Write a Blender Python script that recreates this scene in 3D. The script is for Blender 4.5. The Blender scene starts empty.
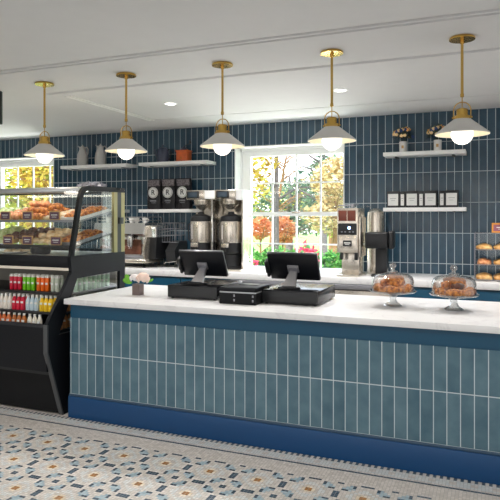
import bpy, bmesh, math, random
from mathutils import Vector, Matrix, noise
random.seed(7)
PI = math.pi
C = bpy.context.scene.collection
def lin(r, g, b):
    f = lambda c: (c/255/12.92) if c/255 <= .04045 else ((c/255+.055)/1.055)**2.4
    return (f(r), f(g), f(b), 1)

# ------------------------------------------------------------------ materials
def mat(name, col, rough=.5, metal=0, bump=0, bscale=60, var=0, vscale=8, **kw):
    m = bpy.data.materials.new(name); m.use_nodes = True
    nt = m.node_tree; b = nt.nodes['Principled BSDF']
    b.inputs['Base Color'].default_value = col if len(col) == 4 else (*col, 1)
    b.inputs['Roughness'].default_value = rough; b.inputs['Metallic'].default_value = metal
    for k, v in kw.items(): b.inputs[k.replace('_', ' ')].default_value = v
    tc = nt.nodes.new('ShaderNodeTexCoord')
    n = nt.nodes.new('ShaderNodeTexNoise'); n.inputs['Scale'].default_value = vscale; n.inputs['Detail'].default_value = 4
    nt.links.new(tc.outputs['Object'], n.inputs['Vector'])
    if var:
        c = b.inputs['Base Color'].default_value[:]
        r = nt.nodes.new('ShaderNodeValToRGB')
        r.color_ramp.elements[0].position = .3; r.color_ramp.elements[1].position = .7
        r.color_ramp.elements[0].color = tuple(max(0, x*(1-var)) for x in c[:3]) + (1,)
        r.color_ramp.elements[1].color = tuple(min(1, x*(1+var)) for x in c[:3]) + (1,)
        nt.links.new(n.outputs['Fac'], r.inputs['Fac']); nt.links.new(r.outputs['Color'], b.inputs['Base Color'])
    else:
        mr = nt.nodes.new('ShaderNodeMapRange'); mr.inputs['To Min'].default_value = max(0, rough-.04); mr.inputs['To Max'].default_value = min(1, rough+.04)
        nt.links.new(n.outputs['Fac'], mr.inputs['Value']); nt.links.new(mr.outputs['Result'], b.inputs['Roughness'])
    if bump:
        n2 = nt.nodes.new('ShaderNodeTexNoise'); n2.inputs['Scale'].default_value = bscale
        nt.links.new(tc.outputs['Object'], n2.inputs['Vector'])
        bp = nt.nodes.new('ShaderNodeBump'); bp.inputs['Strength'].default_value = bump; bp.inputs['Distance'].default_value = .01
        nt.links.new(n2.outputs['Fac'], bp.inputs['Height']); nt.links.new(bp.outputs['Normal'], b.inputs['Normal'])
    return m
def emis(name, col, s):
    m = mat(name, col, .4); b = m.node_tree.nodes['Principled BSDF']
    b.inputs['Emission Color'].default_value = col; b.inputs['Emission Strength'].default_value = s
    return m
def thin_glass(name, tint=(1, 1, 1, 1), base=.04, edge=.6, rough=.02):
    m = bpy.data.materials.new(name); m.use_nodes = True; nt = m.node_tree; nt.nodes.clear()
    o = nt.nodes.new('ShaderNodeOutputMaterial'); mx = nt.nodes.new('ShaderNodeMixShader')
    t = nt.nodes.new('ShaderNodeBsdfTransparent'); t.inputs[0].default_value = tint
    g = nt.nodes.new('ShaderNodeBsdfGlossy'); g.inputs['Roughness'].default_value = rough
    lw = nt.nodes.new('ShaderNodeLayerWeight'); lw.inputs['Blend'].default_value = .25
    mr = nt.nodes.new('ShaderNodeMapRange'); mr.inputs['To Min'].default_value = base; mr.inputs['To Max'].default_value = edge
    nt.links.new(lw.outputs['Facing'], mr.inputs['Value']); nt.links.new(mr.outputs['Result'], mx.inputs[0])
    nt.links.new(t.outputs[0], mx.inputs[1]); nt.links.new(g.outputs[0], mx.inputs[2]); nt.links.new(mx.outputs[0], o.inputs[0])
    return m
def M_(nt, op, a, b=None, c=None):
    n = nt.nodes.new('ShaderNodeMath'); n.operation = op
    for i, v in enumerate((a, b, c)):
        if v is None: continue
        if isinstance(v, (int, float)): n.inputs[i].default_value = v
        else: nt.links.new(v, n.inputs[i])
    return n.outputs[0]
def grid_mat(name, cA, cB, cG, ax, pitch, off, groutw, rough, varscale=1.0, bump=.25, cloud=.35, spec=.5):
    """glazed tiles on a grid: ax = two coordinate letters, pitch/off per axis"""
    m = bpy.data.materials.new(name); m.use_nodes = True; nt = m.node_tree; b = nt.nodes['Principled BSDF']
    tc = nt.nodes.new('ShaderNodeTexCoord'); s = nt.nodes.new('ShaderNodeSeparateXYZ'); nt.links.new(tc.outputs['Object'], s.inputs[0])
    cells = []; masks = []
    for a, p, o, w in zip(ax, pitch, off, groutw):
        u = M_(nt, 'DIVIDE', M_(nt, 'SUBTRACT', s.outputs[a], o), p)
        cells.append(M_(nt, 'FLOOR', u))
        fr = M_(nt, 'FRACT', u)
        d = M_(nt, 'MINIMUM', fr, M_(nt, 'SUBTRACT', 1.0, fr))
        masks.append(M_(nt, 'MULTIPLY', d, p/w*2))      # 1 = edge of the grout line
    d = M_(nt, 'MINIMUM', masks[0], masks[1])
    mr = nt.nodes.new('ShaderNodeMapRange'); mr.inputs['From Min'].default_value = .8; mr.inputs['From Max'].default_value = 1.25
    nt.links.new(d, mr.inputs['Value'])
    cv = nt.nodes.new('ShaderNodeCombineXYZ'); nt.links.new(cells[0], cv.inputs[0]); nt.links.new(cells[1], cv.inputs[1])
    wn = nt.nodes.new('ShaderNodeTexWhiteNoise'); wn.noise_dimensions = '3D'; nt.links.new(cv.outputs[0], wn.inputs['Vector'])
    nz = nt.nodes.new('ShaderNodeTexNoise'); nz.inputs['Scale'].default_value = 9*varscale; nz.inputs['Detail'].default_value = 5
    off_v = nt.nodes.new('ShaderNodeVectorMath'); off_v.operation = 'MULTIPLY_ADD'
    nt.links.new(wn.outputs['Color'], off_v.inputs[0]); off_v.inputs[1].default_value = (9, 9, 9); nt.links.new(tc.outputs['Object'], off_v.inputs[2])
    nt.links.new(off_v.outputs[0], nz.inputs['Vector'])
    f = M_(nt, 'ADD', M_(nt, 'MULTIPLY', wn.outputs['Value'], 1-cloud), M_(nt, 'MULTIPLY', M_(nt, 'MULTIPLY_ADD', nz.outputs['Fac'], 2.2, -.6), cloud))
    mc = nt.nodes.new('ShaderNodeMix'); mc.data_type = 'RGBA'
    nt.links.new(f, mc.inputs[0]); mc.inputs[6].default_value = cA; mc.inputs[7].default_value = cB
    mg = nt.nodes.new('ShaderNodeMix'); mg.data_type = 'RGBA'
    nt.links.new(mr.outputs[0], mg.inputs[0]); mg.inputs[6].default_value = cG; nt.links.new(mc.outputs[2], mg.inputs[7])
    nt.links.new(mg.outputs[2], b.inputs['Base Color'])
    rr = nt.nodes.new('ShaderNodeMapRange'); rr.inputs['To Min'].default_value = .8; rr.inputs['To Max'].default_value = rough
    nt.links.new(mr.outputs[0], rr.inputs['Value']); nt.links.new(rr.outputs[0], b.inputs['Roughness'])
    b.inputs['Specular IOR Level'].default_value = spec
    mr2 = nt.nodes.new('ShaderNodeMapRange'); mr2.inputs['From Min'].default_value = .7; mr2.inputs['From Max'].default_value = 2.2
    nt.links.new(d, mr2.inputs['Value'])
    h = M_(nt, 'ADD', mr2.outputs[0], M_(nt, 'MULTIPLY', nz.outputs['Fac'], .8))
    bp = nt.nodes.new('ShaderNodeBump'); bp.inputs['Strength'].default_value = bump; bp.inputs['Distance'].default_value = .004
    nt.links.new(h, bp.inputs['Height']); nt.links.new(bp.outputs['Normal'], b.inputs['Normal'])
    return m
GROUT = lin(190, 202, 206)
m_walltile = grid_mat('wall_tile', lin(26, 56, 74), lin(54, 84, 102), GROUT, 'XZ', (.079, .32), (-1.069, 1.076), (.0058, .0064), .22, 1, .35, .5, spec=.5)
m_ctile = grid_mat('counter_tile', lin(60, 94, 110), lin(96, 126, 138), GROUT, 'XZ', (.07754, .32), (-.017, .183), (.0052, .006), .22, 1, .35, .6)
m_white = mat('white_paint', lin(248, 248, 246), .45)
m_frame = mat('window_white', lin(250, 250, 248), .35)
m_ceil = mat('ceiling_paint', lin(226, 226, 226), .9, var=.01)
m_wallp = mat('plain_wall', lin(222, 220, 214), .9)
m_apron = mat('teal_paint', lin(4, 70, 98), .35)
m_kick = mat('navy_paint', lin(0, 64, 112), .35)
m_mould = mat('slate_moulding', lin(52, 76, 98), .4)
m_brass = mat('brass', lin(208, 170, 90), .24, 1)
m_shade = mat('pendant_enamel', lin(214, 213, 209), .45)
m_shadein = mat('pendant_inner', lin(214, 204, 176), .7)
m_globe = emis('opal_globe', (1, .95, .87, 1), .95)
m_steel = mat('brushed_steel', lin(222, 213, 200), .22, .85)
m_chrome = mat('chrome', lin(226, 224, 222), .1, .95)
m_warmsteel = mat('warm_steel', lin(150, 142, 104), .4, .8)
m_alu = mat('aluminium', lin(190, 192, 194), .35, .6)
m_black = mat('black_plastic', lin(26, 27, 29), .4)
m_blackp = mat('black_powder_coat', lin(18, 20, 25), .42)
m_blackp2 = mat('black_panel', lin(13, 14, 17), .5)
for _m in (m_blackp, m_blackp2): _m.node_tree.nodes['Principled BSDF'].inputs['Specular IOR Level'].default_value = .25
m_drawer = mat('black_drawer_paint', lin(24, 25, 28), .22)
m_blackg = mat('black_gloss', lin(14, 15, 18), .3)
m_grey = mat('grey_metal', lin(150, 150, 156), .35, .6)
m_glass = thin_glass('window_glass', (1, 1, 1, 1), .02, .3)
m_cglass = thin_glass('case_glass', (.98, 1, .99, 1), .03, .45)
m_dome = thin_glass('dome_glass', (.985, .99, .99, 1), .015, .85)
m_wood = mat('walnut_wood', lin(126, 80, 60), .45, var=.25, vscale=30)
m_orangew = mat('orange_wood', lin(196, 92, 40), .4, var=.15, vscale=20)
m_navy = mat('navy_enamel', lin(58, 64, 86), .3)
m_ceramic = mat('grey_ceramic', lin(190, 188, 184), .35)
m_whitec = mat('white_ceramic', lin(238, 236, 232), .25)
m_label = mat('paper_label', lin(236, 236, 232), .7)
m_ink = mat('ink', lin(30, 28, 32), .7)
m_inkg = mat('grey_ink', lin(120, 120, 124), .7)
m_screen = mat('dark_screen', lin(60, 72, 84), .1)
m_blue = emis('blue_light', (.25, .45, 1, 1), 6)
m_brown = mat('brown_panel', lin(96, 44, 30), .3)
m_purple = mat('plum_card', lin(92, 48, 78), .5)
m_kraft = mat('kraft_card', lin(200, 160, 100), .7)
m_pot = mat('taupe_pot', lin(112, 96, 92), .6)
m_leaf = mat('leaf_green', lin(110, 180, 50), .5)
m_leafd = mat('dark_leaf', lin(50, 66, 50), .6)
m_rose = mat('blush_petal', lin(250, 224, 210), .6, var=.04)
m_rosew = mat('white_petal', lin(242, 236, 236), .6)
m_flowers = [mat('peach_petal', lin(238, 176, 110), .6), mat('cream_petal', lin(246, 214, 160), .6), mat('blue_petal', lin(36, 68, 130), .6), mat('yellow_petal', lin(232, 180, 60), .6)]
m_bag = mat('black_foil', lin(34, 32, 36), .28, .3, bump=.8, bscale=30)
m_bagsil = mat('printed_foil', lin(120, 112, 116), .35, .4, bump=.9, bscale=60, var=.6, vscale=60)
m_crinkle = mat('crinkled_silver', lin(150, 150, 160), .3, .5, var=.5, vscale=50)
# quartz
m_quartz = mat('white_quartz', lin(234, 233, 232), .3)
_nt = m_quartz.node_tree; _b = _nt.nodes['Principled BSDF']
_n = _nt.nodes.new('ShaderNodeTexNoise'); _n.inputs['Scale'].default_value = 2.2; _n.inputs['Detail'].default_value = 9; _n.inputs['Distortion'].default_value = 1.6
_tc = _nt.nodes.new('ShaderNodeTexCoord'); _nt.links.new(_tc.outputs['Object'], _n.inputs['Vector'])
_r = _nt.nodes.new('ShaderNodeValToRGB'); _e = _r.color_ramp.elements
_e[0].position = .47; _e[0].color = lin(234, 233, 232); _e[1].position = .53; _e[1].color = lin(234, 233, 232)
_x = _e.new(.5); _x.color = lin(224, 222, 222)
_nt.links.new(_n.outputs['Fac'], _r.inputs['Fac']); _nt.links.new(_r.outputs['Color'], _b.inputs['Base Color'])
# pastry
def pastry_mat(name, a, b, sc=22):
    m = mat(name, a, .45, bump=.5, bscale=90); nt = m.node_tree
    n = nt.nodes.new('ShaderNodeTexNoise'); n.inputs['Scale'].default_value = sc; n.inputs['Detail'].default_value = 5
    tc = nt.nodes.new('ShaderNodeTexCoord'); nt.links.new(tc.outputs['Object'], n.inputs['Vector'])
    r = nt.nodes.new('ShaderNodeValToRGB'); r.color_ramp.elements[0].position = .35; r.color_ramp.elements[1].position = .65
    r.color_ramp.elements[0].color = a; r.color_ramp.elements[1].color = b
    nt.links.new(n.outputs['Fac'], r.inputs['Fac']); nt.links.new(r.outputs['Color'], nt.nodes['Principled BSDF'].inputs['Base Color'])
    return m
m_crois = pastry_mat('croissant_crust', lin(132, 52, 12), lin(236, 156, 70), 45)
m_pale = pastry_mat('pale_pastry', lin(226, 186, 130), lin(246, 226, 190))
m_pink = pastry_mat('glazed_crust', lin(196, 104, 54), lin(240, 178, 126), 40)
m_dark = pastry_mat('chocolate_crust', lin(70, 40, 32), lin(130, 84, 66))
m_green = pastry_mat('salad_green', lin(150, 180, 80), lin(232, 236, 190))
m_gold = pastry_mat('golden_bread', lin(200, 136, 66), lin(240, 200, 132))

# ------------------------------------------------------------------ mesh builder
class MB:
    def __init__(s): s.bm = bmesh.new()
    def _xf(s, vs, mx):
        if mx is not None: bmesh.ops.transform(s.bm, matrix=mx, verts=vs)
    def box(s, x0, x1, y0, y1, z0, z1, bev=0, mi=0, mx=None, seg=2):
        r = bmesh.ops.create_cube(s.bm, size=1); vs = r['verts']
        bmesh.ops.transform(s.bm, matrix=Matrix.Translation(((x0+x1)/2, (y0+y1)/2, (z0+z1)/2)) @ Matrix.Diagonal((abs(x1-x0), abs(y1-y0), abs(z1-z0), 1)), verts=vs)
        fs = set(f for v in vs for f in v.link_faces)
        if bev:
            es = list(set(e for v in vs for e in v.link_edges))
            q = bmesh.ops.bevel(s.bm, geom=es, offset=bev, segments=seg, affect='EDGES', profile=.5)
            fs = set(q['faces']) | set(f for f in fs if f.is_valid)
            vs = list(set(v for f in fs for v in f.verts))
        for f in fs: f.material_index = mi
        s._xf(vs, mx); return s
    def lathe(s, prof, loc=(0, 0, 0), seg=24, mi=0, mx=None, sx=1, sy=1, cap=True):
        rings = []; new = []
        for r, z in prof:
            if r < 1e-6: ring = [s.bm.verts.new((0, 0, z))]
            else: ring = [s.bm.verts.new((r*math.cos(2*PI*i/seg)*sx, r*math.sin(2*PI*i/seg)*sy, z)) for i in range(seg)]
            rings.append(ring); new += ring
        for a, b in zip(rings, rings[1:]):
            for i in range(seg):
                j = (i+1) % seg
                if len(a) == 1 and len(b) == 1: continue
                if len(a) == 1: f = s.bm.faces.new((a[0], b[j], b[i]))
                elif len(b) == 1: f = s.bm.faces.new((a[i], a[j], b[0]))
                else: f = s.bm.faces.new((a[i], a[j], b[j], b[i]))
                f.material_index = mi
        if cap:
            for ring, rev in ((rings[0], True), (rings[-1], False)):
                if len(ring) > 1:
                    f = s.bm.faces.new(ring[::-1] if rev else ring); f.material_index = mi
        T = Matrix.Translation(loc)
        s._xf(new, (mx @ T) if mx is not None else T); return s
    def tube(s, pts, r, seg=10, mi=0, mx=None, closed=False):
        pts = [Vector(p) for p in pts]; n = len(pts); rs = r if isinstance(r, (list, tuple)) else [r]*n
        rings = []; new = []; up = None
        for i, p in enumerate(pts):
            if closed: d = pts[(i+1) % n]-pts[i-1]
            else: d = pts[min(i+1, n-1)]-pts[max(i-1, 0)]
            d.normalize()
            if up is None: up = d.orthogonal().normalized()
            up = (up - d*up.dot(d)); up = up.normalized() if up.length > 1e-6 else d.orthogonal().normalized()
            w = d.cross(up)
            ring = [s.bm.verts.new(p+rs[i]*(up*math.cos(2*PI*k/seg)+w*math.sin(2*PI*k/seg))) for k in range(seg)]
            rings.append(ring); new += ring
        m = n if closed else n-1
        for i in range(m):
            a, b = rings[i], rings[(i+1) % n]
            for k in range(seg):
                l = (k+1) % seg
                f = s.bm.faces.new((a[k], a[l], b[l], b[k])); f.material_index = mi
        if not closed:
            for ring, rev in ((rings[0], True), (rings[-1], False)):
                f = s.bm.faces.new(ring[::-1] if rev else ring); f.material_index = mi
        s._xf(new, mx); return s
    def prism(s, poly, axis, a, b, mi=0, mx=None):
        """poly: 2D points in the two other axes (YZ for X, XZ for Y, XY for Z)"""
        def P(u, v, w):
            return {'X': (w, u, v), 'Y': (u, w, v), 'Z': (u, v, w)}[axis]
        A = [s.bm.verts.new(P(u, v, a)) for u, v in poly]; B = [s.bm.verts.new(P(u, v, b)) for u, v in poly]
        n = len(poly); fs = [s.bm.faces.new(A[::-1]), s.bm.faces.new(B)]
        for i in range(n): fs.append(s.bm.faces.new((A[i], A[(i+1) % n], B[(i+1) % n], B[i])))
        for f in fs: f.material_index = mi
        s._xf(A+B, mx); return s
    def sphere(s, r, loc=(0, 0, 0), scale=(1, 1, 1), seg=16, rings=10, mi=0, mx=None):
        q = bmesh.ops.create_uvsphere(s.bm, u_segments=seg, v_segments=rings, radius=r); vs = q['verts']
        for f in set(f for v in vs for f in v.link_faces): f.material_index = mi
        T = Matrix.Translation(loc) @ Matrix.Diagonal((*scale, 1)); s._xf(vs, (mx @ T) if mx is not None else T); return s
    def mesh(s, name, mats, smooth=35):
        bmesh.ops.recalc_face_normals(s.bm, faces=s.bm.faces[:])
        me = bpy.data.meshes.new(name); s.bm.to_mesh(me); s.bm.free()
        for m in (mats if isinstance(mats, (list, tuple)) else [mats]): me.materials.append(m)
        if smooth:
            me.shade_smooth(); me.set_sharp_from_angle(angle=math.radians(smooth))
        return me
    def build(s, name, mats, parent=None, loc=(0, 0, 0), rot=(0, 0, 0), label=None, cat=None, group=None, kind=None, smooth=35):
        return place(name, s.mesh(name, mats, smooth), parent, loc, rot, label, cat, group, kind)
def place(name, me, parent=None, loc=(0, 0, 0), rot=(0, 0, 0), label=None, cat=None, group=None, kind=None):
    o = bpy.data.objects.new(name, me); C.objects.link(o); o.parent = parent
    o.location = loc; o.rotation_euler = rot
    if label: o['label'] = label
    if cat: o['category'] = cat
    if group: o['group'] = group
    if kind: o['kind'] = kind
    return o
def thing(name, label, cat, loc=(0, 0, 0), rz=0, group=None):
    return place(name, None, None, loc, (0, 0, rz), label, cat, group)
def dup(root, loc, rz=None, label=None, group=None):
    r = root.copy(); C.objects.link(r); r.location = loc
    if rz is not None: r.rotation_euler = (0, 0, rz)
    if label: r['label'] = label
    if group: r['group'] = group
    for ch in list(root.children):
        c = ch.copy(); C.objects.link(c); c.parent = r
        for g in list(ch.children):
            d = g.copy(); C.objects.link(d); d.parent = c
    return r
def R_(ax, a): return Matrix.Rotation(a, 4, ax)
def T_(x, y, z): return Matrix.Translation((x, y, z))
S = 'structure'

YB, YF, CE = 6.486, 3.736, 2.67
# ------------------------------------------------------------------ room shell
XL, XR, YN = -9.0, 3.2, -3.2
W1 = (-2.855, -1.518, .945, 2.41); W0 = (-6.86, -5.565, .945, 2.41)
w = MB(); TH = .30
w.box(XL, W0[0], YB, YB+TH, 0, CE); w.box(W0[1], W1[0], YB, YB+TH, 0, CE); w.box(W1[1], XR, YB, YB+TH, 0, CE)
for q in (W0, W1):
    w.box(q[0], q[1], YB, YB+TH, 0, q[2]); w.box(q[0], q[1], YB, YB+TH, q[3], CE)
w.build('wall_back', m_walltile, kind=S, smooth=0)
MB().box(XL-.2, XL, YN, YB+TH, 0, CE).build('wall_left', m_wallp, kind=S, smooth=0)
MB().box(XR, XR+.2, YN, YB+TH, 0, CE).build('wall_right', m_wallp, kind=S, smooth=0)
w = MB()
w.box(XL, XR, YN-.2, YN, 0, CE)
w.build('wall_front', m_wallp, kind=S, smooth=0)
cl = MB(); cl.box(XL-.2, XR+.2, YN-.2, YB+TH, CE+.05, CE+.25)
for a, b in ((YN-.2, 3.415), (3.455, 3.482), (3.515, 4.20), (4.262, 5.778), (5.80, YB+TH)): cl.box(XL-.2, XR+.2, a, b, CE, CE+.05)
cl.box(XL-.2, -3.72, 4.20, 4.262, CE, CE+.05).box(XL-.2, -3.6, 5.778, 5.80, CE, CE+.05)
cl.build('ceiling', m_ceil, kind=S, smooth=0)
MB().box(-3.615, -3.60, 4.36, 5.80, CE-.008, CE).box(-3.56, -3.545, 4.36, 5.80, CE-.008, CE).box(-3.60, -3.56, 4.36, 5.80, CE-.005, CE-.001).build('trim_1', m_white, kind=S, smooth=0)

# ------------------------------------------------------------------ floor mosaic
NT = 16; PER = .31267; TS = PER/NT; FX0, FY0 = -3.1606, 3.2546
m_fl = []
for nm, a, b in (('white', (188, 180, 170), (214, 206, 197)), ('dark', (22, 52, 72), (50, 80, 100)), ('pale_blue', (134, 160, 172), (170, 190, 196)),
                 ('grey', (190, 196, 196), (212, 212, 206)), ('gold', (146, 94, 28), (180, 122, 48)), ('peach', (206, 188, 158), (226, 212, 190))):
    m_fl.append(grid_mat('mosaic_'+nm, lin(*a), lin(*b), lin(168, 164, 158), 'XY', (TS, TS), (FX0, FY0), (.0018, .0018), .38, 1, .15, .2))
def cellcol(i, j):
    a = i if i < 8 else 15-i; b = j if j < 8 else 15-j    # distance from cell corner
    a, b = 7-a, 7-b                                         # now 0 at the centre
    if a == 0 and b == 0: return 4
    if (a, b) in ((1, 0), (0, 1)): return 5
    p = (max(a, b), min(a, b))
    if p in ((3, 0), (3, 1), (2, 2), (4, 0)): return 3
    if p in ((7, 0), (7, 1)): return 1
    if p == (7, 7): return 1
    if p in ((5, 3), (6, 3)): return 1
    if p == (4, 3): return 2
    if p in ((5, 5), (5, 4), (4, 4), (6, 4)): return 2
    return 0
fb = bmesh.new(); xi0, xi1 = -150, 235; yi0 = -150; yi1 = 26
BY = 8                                   # last pattern row index (cell edge)
vx = {}
def V(i, j):
    if (i, j) not in vx: vx[(i, j)] = fb.verts.new((FX0+i*TS, FY0+j*TS, 0))
    return vx[(i, j)]
def fcol(i, j):
    if j < BY: return cellcol((i+8) % 16, (j+8) % 16)
    if j == 16: return 1
    if j in (18, 21): return 3
    if j in (19, 20): return 3 if (i//2) % 3 else 0
    if j == 21: return 0
    if j == 22 or j == 23: return 0 if i % 2 == 0 else 1
    return 0
# merge runs of equal colour along x to keep the mesh light
for j in range(yi0, yi1):
    i = xi0
    while i < xi1:
        c = fcol(i, j); k = i
        while k < xi1 and fcol(k, j) == c: k += 1
        f = fb.faces.new((V(i, j), V(k, j), V(k, j+1), V(i, j+1))); f.material_index = c; i = k
def fq(x0, x1, y0, y1):
    f = fb.faces.new([fb.verts.new(p) for p in ((x0, y0, 0), (x1, y0, 0), (x1, y1, 0), (x0, y1, 0))]); f.material_index = 0
gx0, gx1, gy0, gy1 = FX0+xi0*TS, FX0+xi1*TS, FY0+yi0*TS, FY0+yi1*TS
fq(XL-.2, XR+.2, YN-.2, gy0); fq(XL-.2, XR+.2, gy1, YB+TH); fq(XL-.2, gx0, gy0, gy1); fq(gx1, XR+.2, gy0, gy1)
me = bpy.data.meshes.new('floor'); fb.to_mesh(me); fb.free()
for m in m_fl: me.materials.append(m)
place('floor', me, kind=S)

# ------------------------------------------------------------------ windows
def window(n, q, gl, mun, YG=6.70):
    x0, x1, z0, z1 = q
    f = MB(); t = .014
    f.box(x0, x0+t, YB-.003, YG+.05, z0, z1); f.box(x1-t, x1, YB-.003, YG+.05, z0, z1)
    f.box(x0, x1, YB-.003, YG+.05, z1-t, z1); f.box(x0, x1, YB-.02, YG+.05, z0, z0+.018)
    o = f.build('window_%d' % n, m_frame, kind=S)
    g0, g1 = gl; s = MB()
    # outer frame
    s.box(x0+t, g0-.0, YG-.03, YG+.04, z0+.018, z1-t); s.box(g1, x1-t, YG-.03, YG+.04, z0+.018, z1-t)
    s.box(g0, g1, YG-.03, YG+.04, 2.302, z1-t); s.box(g0, g1, YG-.03, YG+.04, z0+.012, .968)
    s.box(x0+t, x0+t+.012, YG-.06, YG-.03, z0+.018, z1-t); s.box(x0+t, x1-t, YG-.06, YG-.03, z1-t-.03, z1-t)
    s.box(g0, g1, YG-.035, YG+.02, 1.578, 1.626, bev=.004)
    s.build('sash_frame', m_frame, o)
    b = MB()
    for x in mun: b.box(x-.009, x+.009, YG-.012, YG+.012, .965, 2.305)
    for z in (1.245, 1.975): b.box(g0, g1, YG-.0115, YG+.0115, z-.009, z+.009)
    b.build('glazing_bar', m_frame, o)
    MB().box(g0, g1, YG-.002, YG+.002, .965, 2.305).build('pane', m_glass, o, smooth=0)
    MB().box((g0+g1)/2-.05, (g0+g1)/2+.05, YG-.05, YG-.03, 1.61, 1.632, bev=.004).build('sash_lock', m_steel, o)
window(1, W1, (-2.725, -1.56), (-2.45, -2.145, -1.85))
window(2, W0, (-6.70, -5.62), (-6.412, -6.122, -5.822))

# ------------------------------------------------------------------ service counter
cx0, cx1 = -3.05, 1.6
ct = thing('service_counter', 'long blue service counter clad in vertical teal tiles with navy base', 'counter', (0, 0, 0))
MB().box(cx0, cx1, YF, YF+.02, .183, .776).build('tiled_front', m_ctile, ct, smooth=0, label='teal vertical tiles with pale grout')
MB().box(cx0, cx1, YF+.006, YF+.03, .776, .879).build('apron', m_apron, ct, smooth=0, label='plain teal painted band')
MB().box(cx0-.006, cx1, YF-.016, YF+.03, 0, .166, bev=.003).build('toe_board', m_kick, ct, label='navy blue base board')
MB().box(cx0-.006, cx1, YF-.010, YF+.03, .166, .183, bev=.004).build('moulding', m_mould, ct)
for q in (cx0, cx1-.03): MB().box(q, q+.03, YF+.02, 4.74, 0, .878).build('side_panel', m_apron, ct, smooth=0)
MB().box(cx0+.03, cx1-.03, YF+.03, 4.70, .10, .878).build('carcass', m_white, ct, smooth=0)
MB().box(cx0-.045, cx1+.04, YF-.022, 4.82, .879, .922, bev=.004).build('countertop', m_quartz, None, label='white quartz countertop lying on the tiled service counter', cat='countertop')

# back counter
bc = thing('back_cabinet', 'dark teal base cabinet run along the tiled back wall', 'cabinet', (0, 0, 0))
MB().box(-5.6, 2.4, 5.80, YB-.002, .08, .899).build('body', m_apron, bc, smooth=0)
for i in range(11):
    x = -5.59+i*.6
    if -3.0 < x < -1.0 or x > 1.8: continue
    d = MB().box(x, x+.585, 5.782, 5.80, .1, .885, bev=.003).build('door', m_apron, bc)
    MB().tube([(x+.50, 5.765, .62), (x+.50, 5.765, .76)], .005).box(x+.495, x+.505, 5.765, 5.784, .63, .64).box(x+.495, x+.505, 5.765, 5.784, .74, .75).build('handle', m_brass, d)
MB().box(-5.62, 2.42, 5.77, YB-.002, .90, .965, bev=.004).build('back_countertop', m_quartz, None, label='white quartz worktop running under the windows on the back cabinets', cat='countertop')
fr = thing('undercounter_fridge', 'stainless steel undercounter unit below the back worktop behind the registers', 'fridge', (-1.73, 5.74, 0))
MB().box(-.85, .85, .0, .038, .08, .84, bev=.004).build('door', m_steel, fr)
MB().box(-.85, .85, -.012, .038, .852, .897, bev=.006).build('control_strip', m_grey, fr)
MB().box(-.84, .84, .01, .036, .838, .853).build('seal', m_black, fr)
MB().tube([(-.7, -.03, .79), (.7, -.03, .79)], .009).box(-.7, -.69, -.03, .005, .785, .795).box(.69, .7, -.03, .005, .785, .795).build('handle', m_chrome, fr)
MB().box(-.84, .84, .01, .038, 0, .08).build('kick_plate', m_black, fr)

# ------------------------------------------------------------------ pendants
def pendant():
    t = thing('pendant_light', 'x', 'pendant light', (0, 0, 0), 0, None)
    MB().lathe([(0, 0), (.06, 0), (.073, -.003), (.077, -.008), (.077, -.018), (.02, -.020), (0, -.020)]).build('canopy', m_brass, t)
    MB().tube([(0, 0, -.02), (0, 0, -.36)], .0085).lathe([(.013, -.02), (.013, -.04)]).lathe([(.011, -.35), (.011, -.37)]).tube([(0, 0, -.37), (0, 0, -.44)], .0035, 8).build('rod', m_brass, t)
    pts = [(.050*math.cos(a), 0, -.452+.050*math.sin(a)) for a in [PI*k/14 for k in range(15)]]
    MB().tube([(.050, 0, -.50)]+pts+[(-.050, 0, -.50)], .0035, 8).build('loop', m_brass, t)
    MB().lathe([(0, -.443), (.028, -.443), (.034, -.448), (.034, -.485), (.046, -.487), (.048, -.495), (.048, -.510), (.045, -.513), (0, -.513)]).tube([(-.046, 0, -.497), (-.060, 0, -.497)], .006).tube([(.046, 0, -.497), (.060, 0, -.497)], .006).build('socket_cap', m_brass, t)
    MB().lathe([(.0, -.508), (.052, -.508), (.056, -.512), (.160, -.594), (.162, -.602), (.159, -.602)], seg=48, cap=False).build('lamp_shade', m_shade, t, label='pale grey conical shade')
    MB().lathe([(.158, -.601), (.054, -.517), (0, -.513)], seg=48, cap=False).build('shade_lining', m_shadein, t)
    MB().sphere(.067, (0, 0, -.597), seg=32, rings=20).lathe([(.03, -.515), (.03, -.54)], seg=20).build('globe_bulb', m_globe, t, label='glowing opal glass globe')
    return t
p0 = pendant(); PX = (-3.42, -2.622, -1.80, -.992, -.169)
PL = ('over the glass display case at the far left', 'left of the shelf with the blue kettle', 'in front of the left edge of the middle window',
      'in front of the right edge of the middle window', 'over the glass cake domes at the far right')
for i, (x, l) in enumerate(zip(PX, PL)):
    lb = 'grey cone pendant lamp ' + l
    if i == 0: p0.location = (x, 3.87, CE); p0['label'] = lb; p0['group'] = 'pendant lamps over the counter'
    else: dup(p0, (x, 3.87, CE), None, lb, 'pendant lamps over the counter')
# downlights
m_lens = emis('downlight_lens', (1, .97, .92, 1), 5)
def downlight(x, y, l):
    t = thing('ceiling_downlight', l, 'downlight', (x, y, CE), 0, 'recessed downlights')
    MB().lathe([(.05, -.001), (.05, -.006), (.066, -.006), (.07, -.001)], cap=False).build('trim_ring', m_white, t)
    MB().lathe([(0, -.003), (.051, -.003), (.051, -.001), (0, -.001)]).build('lens', m_lens, t)
downlight(-2.90, 5.03, 'small round recessed downlight left of the third pendant lamp')
downlight(-1.22, 5.06, 'small round recessed downlight just right of the fourth pendant rod')

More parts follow.
